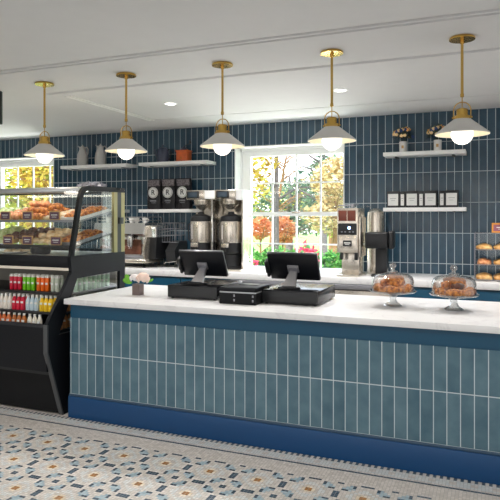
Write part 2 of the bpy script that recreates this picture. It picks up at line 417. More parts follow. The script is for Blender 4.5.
# ------------------------------------------------------------------ wall shelves
def shelf(x0, x1, z, l, d=.26):
    t = thing('wall_shelf', l, 'shelf', ((x0+x1)/2, YB, z), 0, 'white wall shelves'); h = (x1-x0)/2
    MB().box(-h, h, -d, -.001, -.04, 0, bev=.003).build('board', m_white, t)
    for s_ in (-1, 1):
        MB().box(s_*(h-.12)-.012, s_*(h-.12)+.012, -.17, -.002, -.05, -.04).build('bracket', m_black if x0 > -2 else m_grey, t)
SU, SL_ = 2.238, 1.662
shelf(-1.05, -.24, SU, 'upper right white wall shelf holding two vases of flowers')
shelf(-1.05, -.235, SL_, 'lower right white wall shelf holding black boxes with white labels')
shelf(-4.04, -3.10, SU, 'upper middle white wall shelf holding a dark kettle and an orange grinder')
shelf(-4.04, -3.16, SL_, 'lower middle white wall shelf holding three black coffee bags')
shelf(-5.24, -4.22, SU, 'upper left white wall shelf holding two grey ceramic jugs')
shelf(-5.24, -4.34, SL_, 'lower left white wall shelf seen through the display case glass')

# vases of flowers
def vase(x, l):
    t = thing('flower_vase', l, 'vase', (x, 6.36, SU), 0, 'flower vases on the upper right shelf')
    MB().lathe([(0, 0), (.036, 0), (.039, .01), (.041, .118), (.036, .12), (.034, .03), (0, .03)], seg=20).build('pot', m_whitec, t)
    MB().box(-.012, .012, -.043, -.036, .045, .075).build('tag', m_kraft, t)
    lf = MB(); rnd = random.Random(int(x*100))
    for k in range(110):
        a, e = rnd.uniform(0, 2*PI), rnd.uniform(-.3, 1.5); r = rnd.uniform(.03, .105)
        p = Vector((r*math.cos(a)*math.cos(e), r*math.sin(a)*math.cos(e), .175+r*math.sin(e)*.9))
        mx = Matrix.Translation(p) @ R_('Z', a) @ R_('Y', rnd.uniform(0, PI))
        lf.sphere(.016, (0, 0, 0), (1.5, .7, .15), 8, 5, mx=mx)
    for k in range(8):
        a = k*PI/4; lf.tube([(0, 0, .06), (.03*math.cos(a), .03*math.sin(a), .15)], .002, 5)
    lf.build('foliage', m_leafd, t)
    for k in range(22):
        a = k*2.4; e = 1.3*((k*.37) % 1)-.1; r = .098
        mm = m_flowers[0 if k % 3 == 0 else (1 if k % 4 else 3)] if k % 5 else m_flowers[2]
        f = MB(); c = Vector((r*math.cos(a)*math.cos(e), -abs(r*math.sin(a)*math.cos(e)) if k % 3 else r*math.sin(a)*math.cos(e), .175+r*math.sin(e)*.9))
        for q in range(5):
            f.sphere(.009, c+Vector((.010*math.cos(q*1.257), 0, .010*math.sin(q*1.257))), (1, .6, 1), 8, 6)
        f.sphere(.006, c+Vector((0, -.006, 0)), seg=8, rings=6); f.build('flower', mm, t)
vase(-.863, 'white pot of peach and blue flowers at the left of the upper right shelf')
vase(-.515, 'white pot of blue flowers partly hidden behind the rightmost pendant lamp')

# labelled boxes
def tea_box(name, w, h, x, l, cat, sl):
    t = thing(name, l, cat, (x, 6.33, SL_), 0, 'black boxes on the lower right shelf')
    MB().box(-w/2, w/2, -.05, .05, 0, h, bev=.003).build('carton', m_black, t)
    MB().box(-sl/2, sl/2, -.0515, -.0495, .022, h-.028).build('label', m_label, t)
    MB().box(-sl*.3, sl*.3, -.0525, -.051, h*.55, h*.55+.004).box(-sl*.2, sl*.2, -.0525, -.051, h*.42, h*.42+.003).build('print', m_inkg, t)
for x, l in ((-.955, 'wide black box with a white label, leftmost on the lower right shelf'), (-.765, 'wide black box with a white label, second wide one from the left'), (-.580, 'wide black box with a white label, third wide one from the left'), (-.375, 'wide black box with a white label at the right end, past the gap')):
    tea_box('tea_box', .128, .172, x, l, 'box', .104)
for x, l in ((-.860, 'slim black box with a narrow silver label, first slim one from the left'), (-.672, 'slim black box with a narrow silver label between second and third wide boxes'), (-.468, 'slim black box with a narrow label directly left of the last wide box')):
    tea_box('slim_box', .056, .168, x, l, 'box', .034)

# jugs
def jug(x, l, rz):
    t = thing('ceramic_jug', l, 'jug', (x, 6.36, SU), rz, 'grey jugs on the upper left shelf')
    MB().lathe([(0, 0), (.062, 0), (.070, .02), (.072, .10), (.062, .16), (.045, .20), (.04, .225), (.046, .25), (.040, .25), (.034, .22), (0, .20)], seg=28).build('body', m_ceramic, t)
    MB().tube([(.04, 0, .235), (.072, 0, .25), (.09, 0, .22), (.088, 0, .17), (.07, 0, .12)], .006, 8).build('handle', m_ceramic, t)
    MB().prism([(-.035, .235), (-.075, .27), (-.045, .255), (-.03, .25)], 'Y', -.012, .012).build('spout', m_ceramic, t)
    MB().lathe([(.025, .25), (.02, .262), (.006, .268), (.008, .28), (0, .284)], seg=16).build('lid', m_ceramic, t)
jug(-4.99, 'tall grey ceramic jug, left one on the upper left shelf', 0)
jug(-4.705, 'tall grey ceramic jug, right one on the upper left shelf', 0)

# kettle
t = thing('kettle', 'dark blue enamel kettle on the upper middle shelf', 'kettle', (-3.765, 6.35, SU))
MB().lathe([(0, 0), (.075, 0), (.08, .012), (.078, .09), (.066, .16), (.058, .17), (0, .17)], seg=28).build('body', m_navy, t)
MB().lathe([(.058, .17), (.05, .185), (.015, .195), (.012, .205), (.016, .218), (0, .224)], seg=20).build('lid', m_navy, t)
MB().tube([(.06, 0, .15), (.10, 0, .165), (.118, 0, .12), (.10, 0, .05), (.075, 0, .03)], .007, 8).build('handle', m_black, t)
MB().tube([(-.07, 0, .06), (-.10, 0, .10), (-.115, 0, .17)], [.016, .012, .008], 8).build('spout', m_navy, t)
# hand grinder
t = thing('hand_grinder', 'orange wooden hand coffee grinder with iron crank on the upper middle shelf', 'coffee grinder', (-3.47, 6.35, SU))
MB().box(-.085, .085, -.07, .07, 0, .012, bev=.003).box(-.075, .075, -.06, .06, .012, .125, bev=.004).box(-.082, .082, -.067, .067, .125, .14, bev=.003).build('case', m_orangew, t)
d = MB().box(-.05, .05, -.066, -.059, .02, .065, bev=.002).build('drawer', m_orangew, t)
MB().sphere(.008, (0, -.072, .043)).build('knob', m_brass, d)
MB().lathe([(.05, .14), (.05, .15), (.03, .17), (.012, .18), (.01, .195), (0, .195)]).build('hopper', m_navy, t)
MB().tube([(0, 0, .19), (.03, -.01, .2), (.10, -.03, .215)], .005, 8).build('crank', m_black, t)
MB().lathe([(0, .215), (.012, .215), (.016, .235), (.009, .255), (0, .257)], (.10, -.03, 0), 12).build('crank_knob', m_black, t)

# coffee bags
def coffee_bag(x, l, rz=0):
    t = thing('coffee_bag', l, 'coffee bag', (x, 6.33, SL_), rz, 'black coffee bags on the lower middle shelf')
    b = MB(); W, H, Dp = .188, .375, .10; nx, nz = 8, 16
    for side in (-1, 1):
        g = []
        for k in range(nz+1):
            v = k/nz; th = Dp/2*(1-max(0, v-.55)/.45)**.8 if v > .55 else Dp/2*(.85+.15*math.sin(v*3))
            row = []
            for i in range(nx+1):
                u = i/nx*2-1
                yy = side*(th*(1-.25*abs(u)**3) + .003*math.sin(7*u+13*v)) + (.002*side)
                row.append(b.bm.verts.new((u*W/2*(1-.03*math.sin(v*PI)), yy, v*H)))
            g.append(row)
        for k in range(nz):
            for i in range(nx): b.bm.faces.new((g[k][i], g[k][i+1], g[k+1][i+1], g[k+1][i]))
        if side == -1: G0 = g
    G1 = g
    for k in range(nz):
        for i in (0, nx): b.bm.faces.new((G0[k][i], G0[k+1][i], G1[k+1][i], G1[k][i]))
    for k in (0, nz):
        for i in range(nx): b.bm.faces.new((G0[k][i], G0[k][i+1], G1[k][i+1], G1[k][i]))
    b.build('pouch', m_bag, t, smooth=60)
    MB().box(-.085, .085, -.045, -.02, .285, .362, bev=.004).build('printed_top', m_bagsil, t)
    lb = MB().lathe([(0, 0), (.068, 0), (.068, .004), (0, .004)], seg=32, mx=T_(0, -.052, .205) @ R_('X', PI/2)).build('round_label', m_label, t)
    MB().lathe([(.058, .0045), (.061, .0045), (.061, .0055), (.058, .0055)], seg=32, cap=False, mx=T_(0, -.052, .205) @ R_('X', PI/2)).build('ring', m_ink, lb)
    cu = bpy.data.curves.new('letter', 'FONT'); cu.body = 'R'; cu.size = .088; cu.align_x = 'CENTER'; cu.align_y = 'CENTER'; cu.extrude = .0006; cu.offset = .0012
    tmp = bpy.data.objects.new('tmp', cu); C.objects.link(tmp); dg = bpy.context.evaluated_depsgraph_get(); lm_ = bpy.data.meshes.new_from_object(tmp.evaluated_get(dg)); bpy.data.objects.remove(tmp)
    lm_.materials.clear(); lm_.materials.append(m_ink); place('letter', lm_, lb, (0, -.0572, .205), (PI/2, 0, 0))
    MB().box(-.04, .04, -.056, -.044, .095, .115).box(-.03, .03, -.056, -.044, .075, .083).build('caption', m_inkg, t)
coffee_bag(-3.86, 'black foil coffee bag with round R label, leftmost of the three')
coffee_bag(-3.655, 'black foil coffee bag with round R label, middle of the three')
coffee_bag(-3.455, 'black foil coffee bag with round R label, rightmost, next to the brewer')

# ------------------------------------------------------------------ twin coffee brewer
ZB = .965
br = thing('coffee_brewer', 'tall stainless twin coffee brewer with two control heads beside the window', 'coffee brewer', (-2.92, 5.98, ZB))
MB().box(-.33, .37, -.03, .30, 0, .022, bev=.004).build('base', m_steel, br)
MB().box(-.33, .37, .265, .30, .022, .80, bev=.004).build('back_panel', m_steel, br)
MB().box(.348, .37, .05, .265, .022, .80, bev=.004).build('side_panel', m_steel, br)
MB().box(-.005, .02, .0, .265, .022, .80, bev=.004).build('divider', m_chrome, br)
for i, (a, b) in enumerate(((-.31, -.08), (.05, .30))):
    h = MB().box(a, b, -.02, .34, .80, .905, bev=.008).build('control_head', m_steel, br)
    c = (a+b)/2-.025
    MB().box(c-.078, c+.078, -.027, -.018, .812, .893, bev=.008).build('display_bezel', m_black, h)
    MB().box(c-.055, c+.055, -.030, -.026, .825, .88, bev=.002).build('display', m_screen, h)
MB().box(-.08, .05, -.01, .34, .805, .90, bev=.004).build('centre_head', m_white, br)
MB().box(.302, .372, .0, .34, .79, .905, bev=.004).sphere(.006, (.373, .12, .85)).build('tank_cover', m_frame, br)
for x in (-.175, .185):
    MB().lathe([(0, 0), (.03, 0), (.095, .06), (.10, .10), (.102, .10), (.102, .115), (0, .115)], (x, .12, .685), 24).build('brew_funnel', m_steel if x > 0 else m_steel, br)
def server(x, l, q=1.18):
    t = thing('coffee_server', l, 'coffee server', (x, 6.09, ZB+.022), 0, 'insulated servers in the brewer')
    MB().lathe([(0, 0), (.123, 0), (.123, .02), (.10, .03), (.10, .16), (.123, .17), (.123, .29), (0, .29)], seg=32).build('base_shell', m_black, t)
    MB().lathe([(.124, .29), (.126, .30), (.126, .52), (.124, .53)], seg=32).build('steel_body', m_steel, t)
    MB().lathe([(.124, .53), (.126, .54), (.116, .585), (.06, .61), (.04, .612), (.036, .63), (.018, .64), (0, .64)], seg=32).build('lid', m_black, t)
    MB().box(-.03, .03, -.168, -.11, .235, .29, bev=.01).tube([(0, -.152, .24), (0, -.152, .19)], .009).build('faucet', m_black, t)
    MB().box(-.045, .045, -.175, -.166, .24, .287, bev=.004).build('faucet_badge', m_steel, t)
    MB().tube([(-.12, -.03, .30), (-.143, -.04, .33), (-.143, -.04, .48), (-.12, -.03, .51)], .008, 8).build('handle', m_black, t)
    MB().tube([(-.05, -.114, .32), (-.05, -.128, .33), (-.05, -.128, .49), (-.05, -.114, .5)], .005, 8).build('gauge_tube', m_chrome, t)
server(-3.105, 'stainless coffee server with black lid in the left bay of the brewer')
server(-2.725, 'stainless coffee server with black lid in the right bay of the brewer')

# ------------------------------------------------------------------ espresso machine
em = thing('espresso_machine', 'chrome two group espresso machine on the back worktop by the display case', 'espresso machine', (-4.10, 6.06, ZB))
MB().box(-.42, .40, .02, .36, .10, .50, bev=.02, seg=4).build('body', m_chrome, em)
MB().box(-.42, .34, -.12, .30, .055, .10, bev=.015, seg=3).build('drip_tray', m_steel, em)
MB().box(-.40, .32, -.11, .02, .10, .106).build('drip_grate', m_grey, em)
MB().box(-.36, .20, .008, .022, .15, .33, bev=.004).build('backsplash', m_wood, em, label='reddish wood splash panel')
MB().prism([(-.10, .40), (-.06, .53), (.36, .53), (.36, .36), (.0, .36)], 'X', -.42, .30).build('top_hood', m_chrome, em)
for x in (-.24, .08):
    g = MB().lathe([(0, .28), (.038, .28), (.042, .30), (.042, .36), (.036, .38), (0, .38)], (x, -.04, 0)).build('group_head', m_chrome, em)
    MB().lathe([(0, .245), (.03, .245), (.036, .26), (.036, .28), (0, .28)], (x, -.04, 0)).tube([(x, -.07, .265), (x+.02, -.16, .25)], .009).tube([(x-.012, -.04, .245), (x-.015, -.045, .22)], .005).tube([(x+.012, -.04, .245), (x+.015, -.045, .22)], .005).build('portafilter', m_chrome, g)
    MB().tube([(x+.018, -.15, .252), (x+.035, -.22, .24)], [.012, .016], 10).build('portafilter_handle', m_wood, g)
for x in (-.38, .28):
    MB().tube([(x, -.03, .38), (x+.015, -.08, .36), (x+.02, -.10, .22), (x+.01, -.115, .15)], .006, 8).build('steam_wand', m_chrome, em)
# side cheek, dark
MB().prism([(-.10, .10), (-.12, .22), (.0, .50), (.34, .50), (.36, .10)], 'X', .30, .325).build('side_cheek', m_steel, em)
MB().prism([(-.02, .10), (.0, .36), (.34, .36), (.34, .10)], 'X', .325, .42).build('side_cover', m_black, em)
r = MB()
for z in (.56, .60): r.tube([(-.40, -.03, z), (.28, -.03, z), (.28, .34, z), (-.40, .34, z)], .004, 6, closed=True)
for x, y in ((-.40, -.03), (-.06, -.03), (.28, -.03), (.28, .34), (-.40, .34)): r.tube([(x, y, .528), (x, y, .605)], .004, 6)
r.build('cup_rail', m_chrome, em)
for x, y in ((-.38, -.06), (.28, -.06), (-.38, .28), (.28, .28)):
    MB().lathe([(0, 0), (.02, 0), (.014, .02), (.014, .06), (0, .06)], (x, y, 0), 12).build('foot', m_black, em)
for i, x in enumerate((-.30, -.20, -.10, 0, .10, .19)):
    t = MB().lathe([(0, 0), (.022, 0), (.036, .05), (.038, .062), (.034, .062), (.03, .02), (0, .012)], seg=16).tube([(.035, 0, .05), (.055, 0, .045), (.05, 0, .02), (.03, 0, .02)], .004, 6).build('espresso_cup', m_whitec if i % 2 else m_ceramic, None, (-4.10+x, 6.06+.06+.05*(i % 2), ZB+.5305), label='small cup standing on top of the espresso machine', cat='cup', group='cups on the espresso machine')
# mesh basket / wire rack right of the machine
t = thing('wire_basket', 'dark open wire rack beside the right end of the espresso machine', 'rack', (-3.60, 6.27, ZB))
w = MB()
for z in (.30, .38, .46, .53): w.tube([(-.06, -.11, z), (.13, -.11, z), (.10, .16, z), (-.06, .16, z)], .004, 6, closed=True)
for k in range(6):
    u = k/5; w.tube([(-.06+.19*u, -.11, .53), (-.06+.17*u, -.11, .30)], .003, 5)
for k in range(4): w.tube([(.13-.03*k/3, -.11+.27*k/3, .53), (.125-.03*k/3, -.11+.27*k/3, .30)], .003, 5)
w.build('wire_frame', m_grey, t)
MB().prism([(-.11, .06), (-.14, .20), (-.02, .31), (.17, .31), (.17, .06)], 'X', .0, .125).build('black_housing', m_black, t)
MB().tube([(-.05, -.14, .0), (.0, -.14, .06), (.16, -.14, .075), (.12, -.14, .0)], .005, 8).tube([(-.05, .15, .0), (.0, .15, .06), (.16, .15, .075), (.12, .15, .0)], .005, 8).tube([(0, -.14, .06), (0, .15, .06)], .005).tube([(.12, -.14, .07), (.12, .15, .07)], .005).build('stand', m_chrome, t)

# ------------------------------------------------------------------ bean grinder + black dispenser + canister
g = thing('coffee_grinder', 'tall beige steel coffee grinder with blue lit control panel right of the window', 'coffee grinder', (-1.335, 5.86, ZB))
MB().box(-.11, .11, -.045, .33, 0, .02, bev=.004).build('base', m_steel, g)
MB().box(-.085, .095, .08, .30, .02, .26, bev=.004).build('column', m_steel, g)
MB().box(-.105, .105, -.03, .30, .24, .69, bev=.006).build('body', m_steel, g)
MB().box(-.085, .085, -.034, -.028, .245, .41, bev=.002).build('lower_plate', m_steel, g)
MB().box(-.045, .045, -.040, -.033, .305, .365, bev=.003).build('name_plate', m_black, g)
MB().box(-.032, .032, -.042, -.0395, .335, .345).box(-.022, .022, -.042, -.0395, .322, .327).build('name_print', m_label, g)
cp = MB().box(-.095, .095, -.040, -.028, .42, .535, bev=.003).build('control_panel', m_blackg, g)
MB().lathe([(0, 0), (.014, 0), (.014, .004), (0, .004)], seg=16, mx=T_(.02, -.039, .49) @ R_('X', PI/2)).build('blue_indicator', m_blue, cp)
for x in (-.055, -.02, .025, .06): MB().box(x-.008, x+.008, -.0425, -.039, .445, .455).build('button', m_grey, cp)
for x in (-.048, .042): MB().box(x-.042, x+.042, -.036, -.028, .56, .665, bev=.003).build('bean_window', m_brown, g)
MB().box(-.14, .20, -.05, .28, .70, .708, bev=.002).lathe([(.03, .69), (.03, .70)], (.03, .1, 0)).build('top_plate', m_cglass, g)
MB().tube([(-.10, 0, .715), (.05, .0, .72), (.08, .1, .725)], .006).lathe([(0, .70), (.02, .70), (.012, .735), (0, .735)], (.03, .08, 0)).build('hopper_latch', m_grey, g)
for x in (-.065, .085): MB().box(x-.015, x+.015, -.03, .02, .17, .24, bev=.003).build('bag_clamp', m_black, g)
MB().box(.106, .125, .0, .28, .20, .60, bev=.004).build('side_rail', m_steel, g)

t = thing('steam_canister', 'tall pale steel rounded canister between the grinder and the black dispenser', 'canister', (-1.14, 6.30, ZB))
MB().lathe([(0, 0), (.088, 0), (.09, .01), (.09, .60), (.085, .65), (.05, .685), (0, .695)], seg=32).build('body', m_steel, t)
MB().lathe([(.0905, .30), (.092, .305), (.092, .315), (.0905, .32)], seg=32).build('band', m_alu, t)

t = thing('black_dispenser', 'black table top dispenser with wide boxy head right of the coffee grinder', 'dispenser', (-1.03, 6.0, ZB))
MB().lathe([(0, 0), (.10, 0), (.105, .01), (.09, .025), (0, .03)], seg=28).build('base', m_black, t)
MB().box(-.055, .06, -.02, .07, .02, .28, bev=.006).build('column', m_black, t)
MB().box(-.145, .075, -.10, .09, .285, .445, bev=.012, seg=3).build('head', m_black, t)
MB().box(-.132, .062, -.104, -.098, .30, .43, bev=.004).build('screen', m_blackg, t)
MB().box(.072, .13, -.06, .09, .28, .46, bev=.02, seg=3).build('side_pod', m_black, t)
t = MB().sphere(.03, (0, 0, .03), (1, 1, 1.1)).sphere(.02, (0, 0, .075)).sphere(.009, (0, 0, .1)).build('glass_stopper', m_dome, None, (-.93, 5.86, ZB), label='small round glass jar right of the black dispenser base', cat='jar')

# ------------------------------------------------------------------ pastries (protos)
def croissant_mesh(name, m, n=30):
    b = MB(); R = .045; pts = []; rs = []
    for k in range(n+1):
        u = k/n*2-1; a = u*1.35
        pts.append((1.12*R*math.sin(a), 1.12*(-R*math.cos(a)+R*.7), 0))
        base = .027*(1-abs(u)**1.7)**.8+.004
        rs.append(base*(1+.24*(1-((abs(u)*3.6) % 1))))
    b.tube(pts, rs, 12)
    for v in b.bm.verts: v.co.z = v.co.z*.85+.024
    return b.mesh(name, m, 60)
def blob_mesh(name, m, sx, sy, sz, amp=.1, sd=0, seg=20):
    b = MB(); b.sphere(1, seg=seg, rings=12)
    for v in b.bm.verts:
        d = 1+amp*noise.noise(v.co*1.8+Vector((sd*7.3, sd, 0)))*2
        c = v.co*d; z = c.z if c.z > -.45 else -.45
        v.co = Vector((c.x*sx, c.y*sy, (z+.45)*sz))
    return b.mesh(name, m, 70)
def danish_mesh(name, m1, m2):
    b = MB(); b.lathe([(0, 0), (.036, 0), (.044, .008), (.045, .018), (.036, .026), (.024, .020), (0, .017)], seg=20)
    b.lathe([(.024, .0205), (.015, .026), (0, .027)], seg=16, mi=1)
    return b.mesh(name, [m1, m2], 60)
def muffin_mesh(name, m1, m2):
    b = MB(); b.lathe([(0, 0), (.024, 0), (.032, .04)], seg=20, mi=1); b.lathe([(.032, .038), (.040, .045), (.038, .058), (.022, .072), (0, .077)], seg=20)
    for v in b.bm.verts:
        if v.co.z > .05: v.co *= 1+.05*noise.noise(v.co*60)
    return b.mesh(name, [m1, m2], 60)
K = {'croissant': croissant_mesh('croissant', m_crois), 'pink': croissant_mesh('glazed_croissant', m_pink), 'bun': blob_mesh('bun', m_crois, .042, .036, .03, .08, 1),
     'scone': blob_mesh('scone', m_pale, .042, .036, .026, .18, 2), 'cookie': blob_mesh('cookie', m_gold, .045, .045, .012, .06, 3), 'dark': muffin_mesh('chocolate_muffin', m_dark, m_kraft),
     'danish': danish_mesh('danish_pastry', m_crois, m_pale), 'cream': danish_mesh('cream_pastry', m_pale, m_whitec), 'salad': blob_mesh('salad_wrap', m_green, .045, .04, .035, .22, 4),
     'loaf': blob_mesh('bread_roll', m_gold, .072, .042, .034, .08, 5), 'pinkloaf': blob_mesh('berry_roll', m_pink, .06, .04, .034, .12, 6), 'darkcrois': croissant_mesh('chocolate_croissant', m_dark)}
NM = {'croissant': ('croissant', 'croissant'), 'pink': ('glazed_croissant', 'croissant'), 'bun': ('sweet_bun', 'bun'), 'scone': ('scone', 'scone'), 'cookie': ('cookie', 'cookie'), 'dark': ('chocolate_muffin', 'muffin'),
      'danish': ('danish_pastry', 'pastry'), 'cream': ('cream_pastry', 'pastry'), 'salad': ('salad_wrap', 'wrap'), 'loaf': ('bread_roll', 'bread roll'), 'pinkloaf': ('berry_roll', 'bread roll'), 'darkcrois': ('chocolate_croissant', 'croissant')}
def food(kind, loc, rz, label, group, tilt=0, tx=0):
    nm, cat = NM[kind]
    return place(nm, K[kind], None, loc, (tilt, tx, rz), label, cat, group)

# ------------------------------------------------------------------ cake stands with domes
m_knob = thin_glass('solid_glass', (.93, .95, .95, 1), .22, .9, .06)
def cake_stand(x, y, z, l):
    t = thing('cake_stand', l, 'cake stand', (x, y, z), 0, 'glass cake stands on the counter')
    MB().lathe([(0, 0), (.062, 0), (.066, .005), (.06, .012), (.032, .03), (.022, .05), (.026, .07), (.05, .092), (0, .092)], seg=8, mx=None).build('foot', m_knob, t, smooth=20)
    MB().lathe([(0, .092), (.10, .092), (.155, .102), (.165, .110), (.162, .116), (.12, .104), (0, .101)], seg=48).build('plate', m_dome_plate, t)
    d = MB().lathe([(.146, .112), (.147, .15), (.146, .185), (.135, .212), (.11, .228), (.06, .238), (.02, .243), (.02, .241), (.06, .235), (.108, .225), (.132, .210), (.143, .184), (.144, .112)], seg=48, cap=False).build('dome', m_dome, t)
    MB().lathe([(.018, .243), (.034, .247), (.034, .252), (.016, .256), (.013, .268), (.022, .278), (.026, .292), (.02, .306), (0, .312)], seg=24, cap=False).build('knob', m_knob, d)
m_dome_plate = thin_glass('plate_glass', (.93, .95, .95, 1), .35, .9, .08)
cake_stand(-.655, 4.30, .922, 'footed glass cake stand with dome, left one, full of golden croissants')
cake_stand(-.24, 4.27, .922, 'footed glass cake stand with dome, right one, with a dark croissant on top')
rnd = random.Random(3)
for sx, sy, lab, kinds in ((-.655, 4.30, 'left', ['croissant', 'bun', 'croissant', 'croissant', 'bun', 'croissant']), (-.24, 4.27, 'right', ['croissant', 'danish', 'croissant', 'bun', 'croissant', 'croissant'])):
    for k in range(7):
        a = 2*PI*k/7+.3; kd = kinds[k % 6]
        food(kd, (sx+.093*math.cos(a), sy+.093*math.sin(a), .922+.104), a+PI/2+rnd.uniform(-.5, .5), '%s in the ring round the plate under the %s glass dome' % (NM[kd][0].replace('_', ' '), lab), 'pastries under the %s dome' % lab)
    for k in range(2): food('croissant', (sx+.02-.04*k, sy-.01+.03*k, .922+.176), .6+2*k, 'golden croissant crowning the pile under the %s glass dome' % lab, 'top pastries under the %s dome' % lab, .25)
    for k in range(4):
        a = 2*PI*k/4+.9; kd = 'croissant' if lab == 'left' or k != 3 else 'darkcrois'
        food(kd, (sx+.042*math.cos(a), sy+.042*math.sin(a), .922+.150), a+rnd.uniform(-.5, .5), ('dark chocolate croissant' if kd == 'darkcrois' else 'croissant') + ' on top of the pile under the %s glass dome' % lab, 'pastries under the %s dome' % lab, .2)
    food('bun', (sx, sy, .922+.103), .4, 'sweet bun at the centre of the plate under the %s glass dome' % lab, 'pastries under the %s dome' % lab)

# ------------------------------------------------------------------ registers
def drawer(x0, l):
    t = thing('cash_drawer', l, 'cash drawer', (x0, 4.06, .922), 0, 'cash drawers on the counter')
    MB().box(0, .43, 0, .50, .010, .105, bev=.004).build('housing', m_drawer, t)
    MB().box(.008, .422, -.004, .003, .014, .094, bev=.002).build('front_panel', m_black, t)
    for x, y in ((.03, .03), (.40, .03), (.03, .46), (.40, .46)): MB().lathe([(0, 0), (.012, 0), (.012, .011), (0, .011)], (x, y, 0), 12).build('foot', m_black, t)
    return t
drawer(-2.365, 'flat black cash drawer under the left monitor')
drawer(-1.572, 'flat black cash drawer under the right monitor')
def monitor(x, l, side):
    t = thing('register_monitor', l, 'monitor', (x, 4.30, 1.027), 0, 'register monitors')
    MB().lathe([(0, 0), (.085, 0), (.088, .006), (.08, .014), (0, .016)], (-.02, -.14, 0), 32, sy=.8).build('base_plate', m_blackp, t)
    mx = T_(-.02, -.14, .012) @ R_('X', -.80)
    MB().prism([(-.05, 0), (.05, 0), (.026, .15), (-.026, .15)], 'Y', -.014, .014, mx=mx).build('stand_neck', m_grey, t)
    # panel: back face towards -Y, top leaning towards -Y
    mx = T_(-.02, -.035, .160) @ R_('X', .50)
    p = MB().box(-.195, .195, -.012, .012, -.115, .115, bev=.006, mx=mx).build('back_shell', m_blackp, t)
    MB().box(-.197, .197, .010, .016, -.117, .117, bev=.002, mx=mx).build('rim', m_alu, t)
    MB().box(-.182, .182, .0155, .018, -.102, .102, mx=mx).build('screen', m_blackg, t)
    MB().box(-.045, .045, -.024, -.011, -.045, .02, bev=.006, mx=mx).box(-.03, .03, -.030, -.022, -.01, .012, bev=.003, mx=mx).build('hinge', m_grey, t)
    r = MB().box(-.225, -.19, -.03, .03, -.06, .05, bev=.012, seg=3, mx=mx).box(-.215, -.19, -.035, .02, -.085, -.05, bev=.008, mx=mx)
    r.build('card_reader', m_black, t)
monitor(-2.135, 'black register monitor seen from behind on the left cash drawer', 0)
monitor(-1.37, 'black register monitor seen from behind on the right cash drawer', 1)
pr = thing('receipt_printer', 'squat black receipt printer between the two cash drawers', 'printer', (-1.862, 3.945, .922))
MB().box(0, .292, 0, .30, .0, .085, bev=.006).build('body', m_blackp2, pr)
MB().box(.002, .29, .004, .296, .09, .125, bev=.01, seg=3).build('lid', m_blackp, pr)
MB().box(.09, .24, .16, .25, .124, .128, bev=.001).build('paper_slot', m_blackg, pr)
for bx in (.115, .262):
    for bz in (.022, .055): MB().box(bx, bx+.012, -.003, .002, bz, bz+.017, bev=.001).build('button', m_grey, pr)
MB().box(.004, .288, .001, .29, .083, .092).build('seam', m_alu, pr)

# ------------------------------------------------------------------ small posy
t = thing('flower_pot', 'small taupe pot of blush roses on the left end of the counter', 'flower pot', (-2.69, 4.14, .922))
MB().prism([(-.034, -.034), (.034, -.034), (.034, .034), (-.034, .034)], 'Z', 0, .09).build('pot', m_pot, t)
def rose(px, py, pz, r, m, sd):
    b = MB(); rn = random.Random(sd); b.sphere(r*.45, (px, py, pz), seg=12, rings=8)
    for k in range(22):
        a = k*2.4; e = 1.35-k*.085; rr = r*(.35+.65*k/22)
        n = Vector((math.cos(a)*math.cos(e), math.sin(a)*math.cos(e), math.sin(e)))
        mx = T_(px, py, pz) @ Matrix.Translation(n*rr*.75) @ n.to_track_quat('Z', 'Y').to_matrix().to_4x4()
        b.sphere(r*.42, (0, 0, 0), (1, 1, .28), 10, 6, mx=mx)
    b.build('rose', m, t)
rose(.055, -.01, .145, .068, m_rose, 1); rose(-.035, .0, .14, .05, m_rosew, 2); rose(.01, .05, .15, .05, m_rose, 3)
for (x, y, z, a, s_) in ((-.095, -.01, .11, .3, 1.2), (-.085, -.02, .135, .9, 1), (.11, .02, .12, -.4, .7)):
    MB().sphere(.03*s_, (0, 0, 0), (1.3, .7, .12), 12, 8, mx=T_(x, y, z) @ R_('Y', a) @ R_('X', .9)).build('leaf', m_leaf, t)

# ------------------------------------------------------------------ display case
CX0, CX1 = -4.70, -3.13
dc = thing('display_case', 'black refrigerated display case with curved glass top over an open drinks cooler', 'display case', (0, 0, 0))
# lower body
MB().prism([(3.60, .37), (3.585, .71), (3.605, .735), (3.66, .66), (4.58, .66), (4.58, .37)], 'X', CX0+.03, CX1-.03).build('cooler_tub', m_blackp, dc)
MB().prism([(3.745, .012), (3.655, .34), (3.66, .37), (4.55, .37), (4.55, .012)], 'X', CX0+.03, CX1-.03).build('base_panel', m_blackp2, dc)
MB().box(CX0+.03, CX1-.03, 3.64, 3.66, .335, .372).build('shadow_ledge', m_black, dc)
def side(xa, xb):
    b = MB()
    b.prism([(3.75, 0), (3.572, .52), (3.568, .72), (3.70, .64), (3.78, .40), (3.78, 0)], 'X', xa, xb)
    b.prism([(3.568, .72), (3.575, .745), (3.855, 1.115), (3.925, 1.06), (3.70, .64)], 'X', xa, xb)
    b.prism([(3.78, 0), (3.78, .40), (3.70, .64), (4.52, .64), (4.60, .64), (4.60, 0)], 'X', xa, xb)
    b.prism([(3.925, 1.06), (3.855, 1.115), (3.84, 1.245), (4.60, 1.245), (4.60, .64), (4.52, .64), (4.52, 1.075)], 'X', xa, xb)
    b.build('end_panel', m_blackp, dc)
side(CX1-.03, CX1); side(CX0, CX0+.03)
MB().prism([(3.71, .64), (3.925, 1.06), (4.52, 1.075), (4.52, .64)], 'X', CX1-.018, CX1-.012).build('side_window', m_cglass, dc)
MB().prism([(3.568, .52), (3.745, .0), (3.760, .0), (3.583, .525)], 'X', CX1-.034, CX1+.002).prism([(3.568, .52), (3.566, .735), (3.583, .735), (3.583, .525)], 'X', CX1-.034, CX1+.002).build('edge_trim', mat('edge_trim_grey', lin(74, 76, 78), .35), dc)
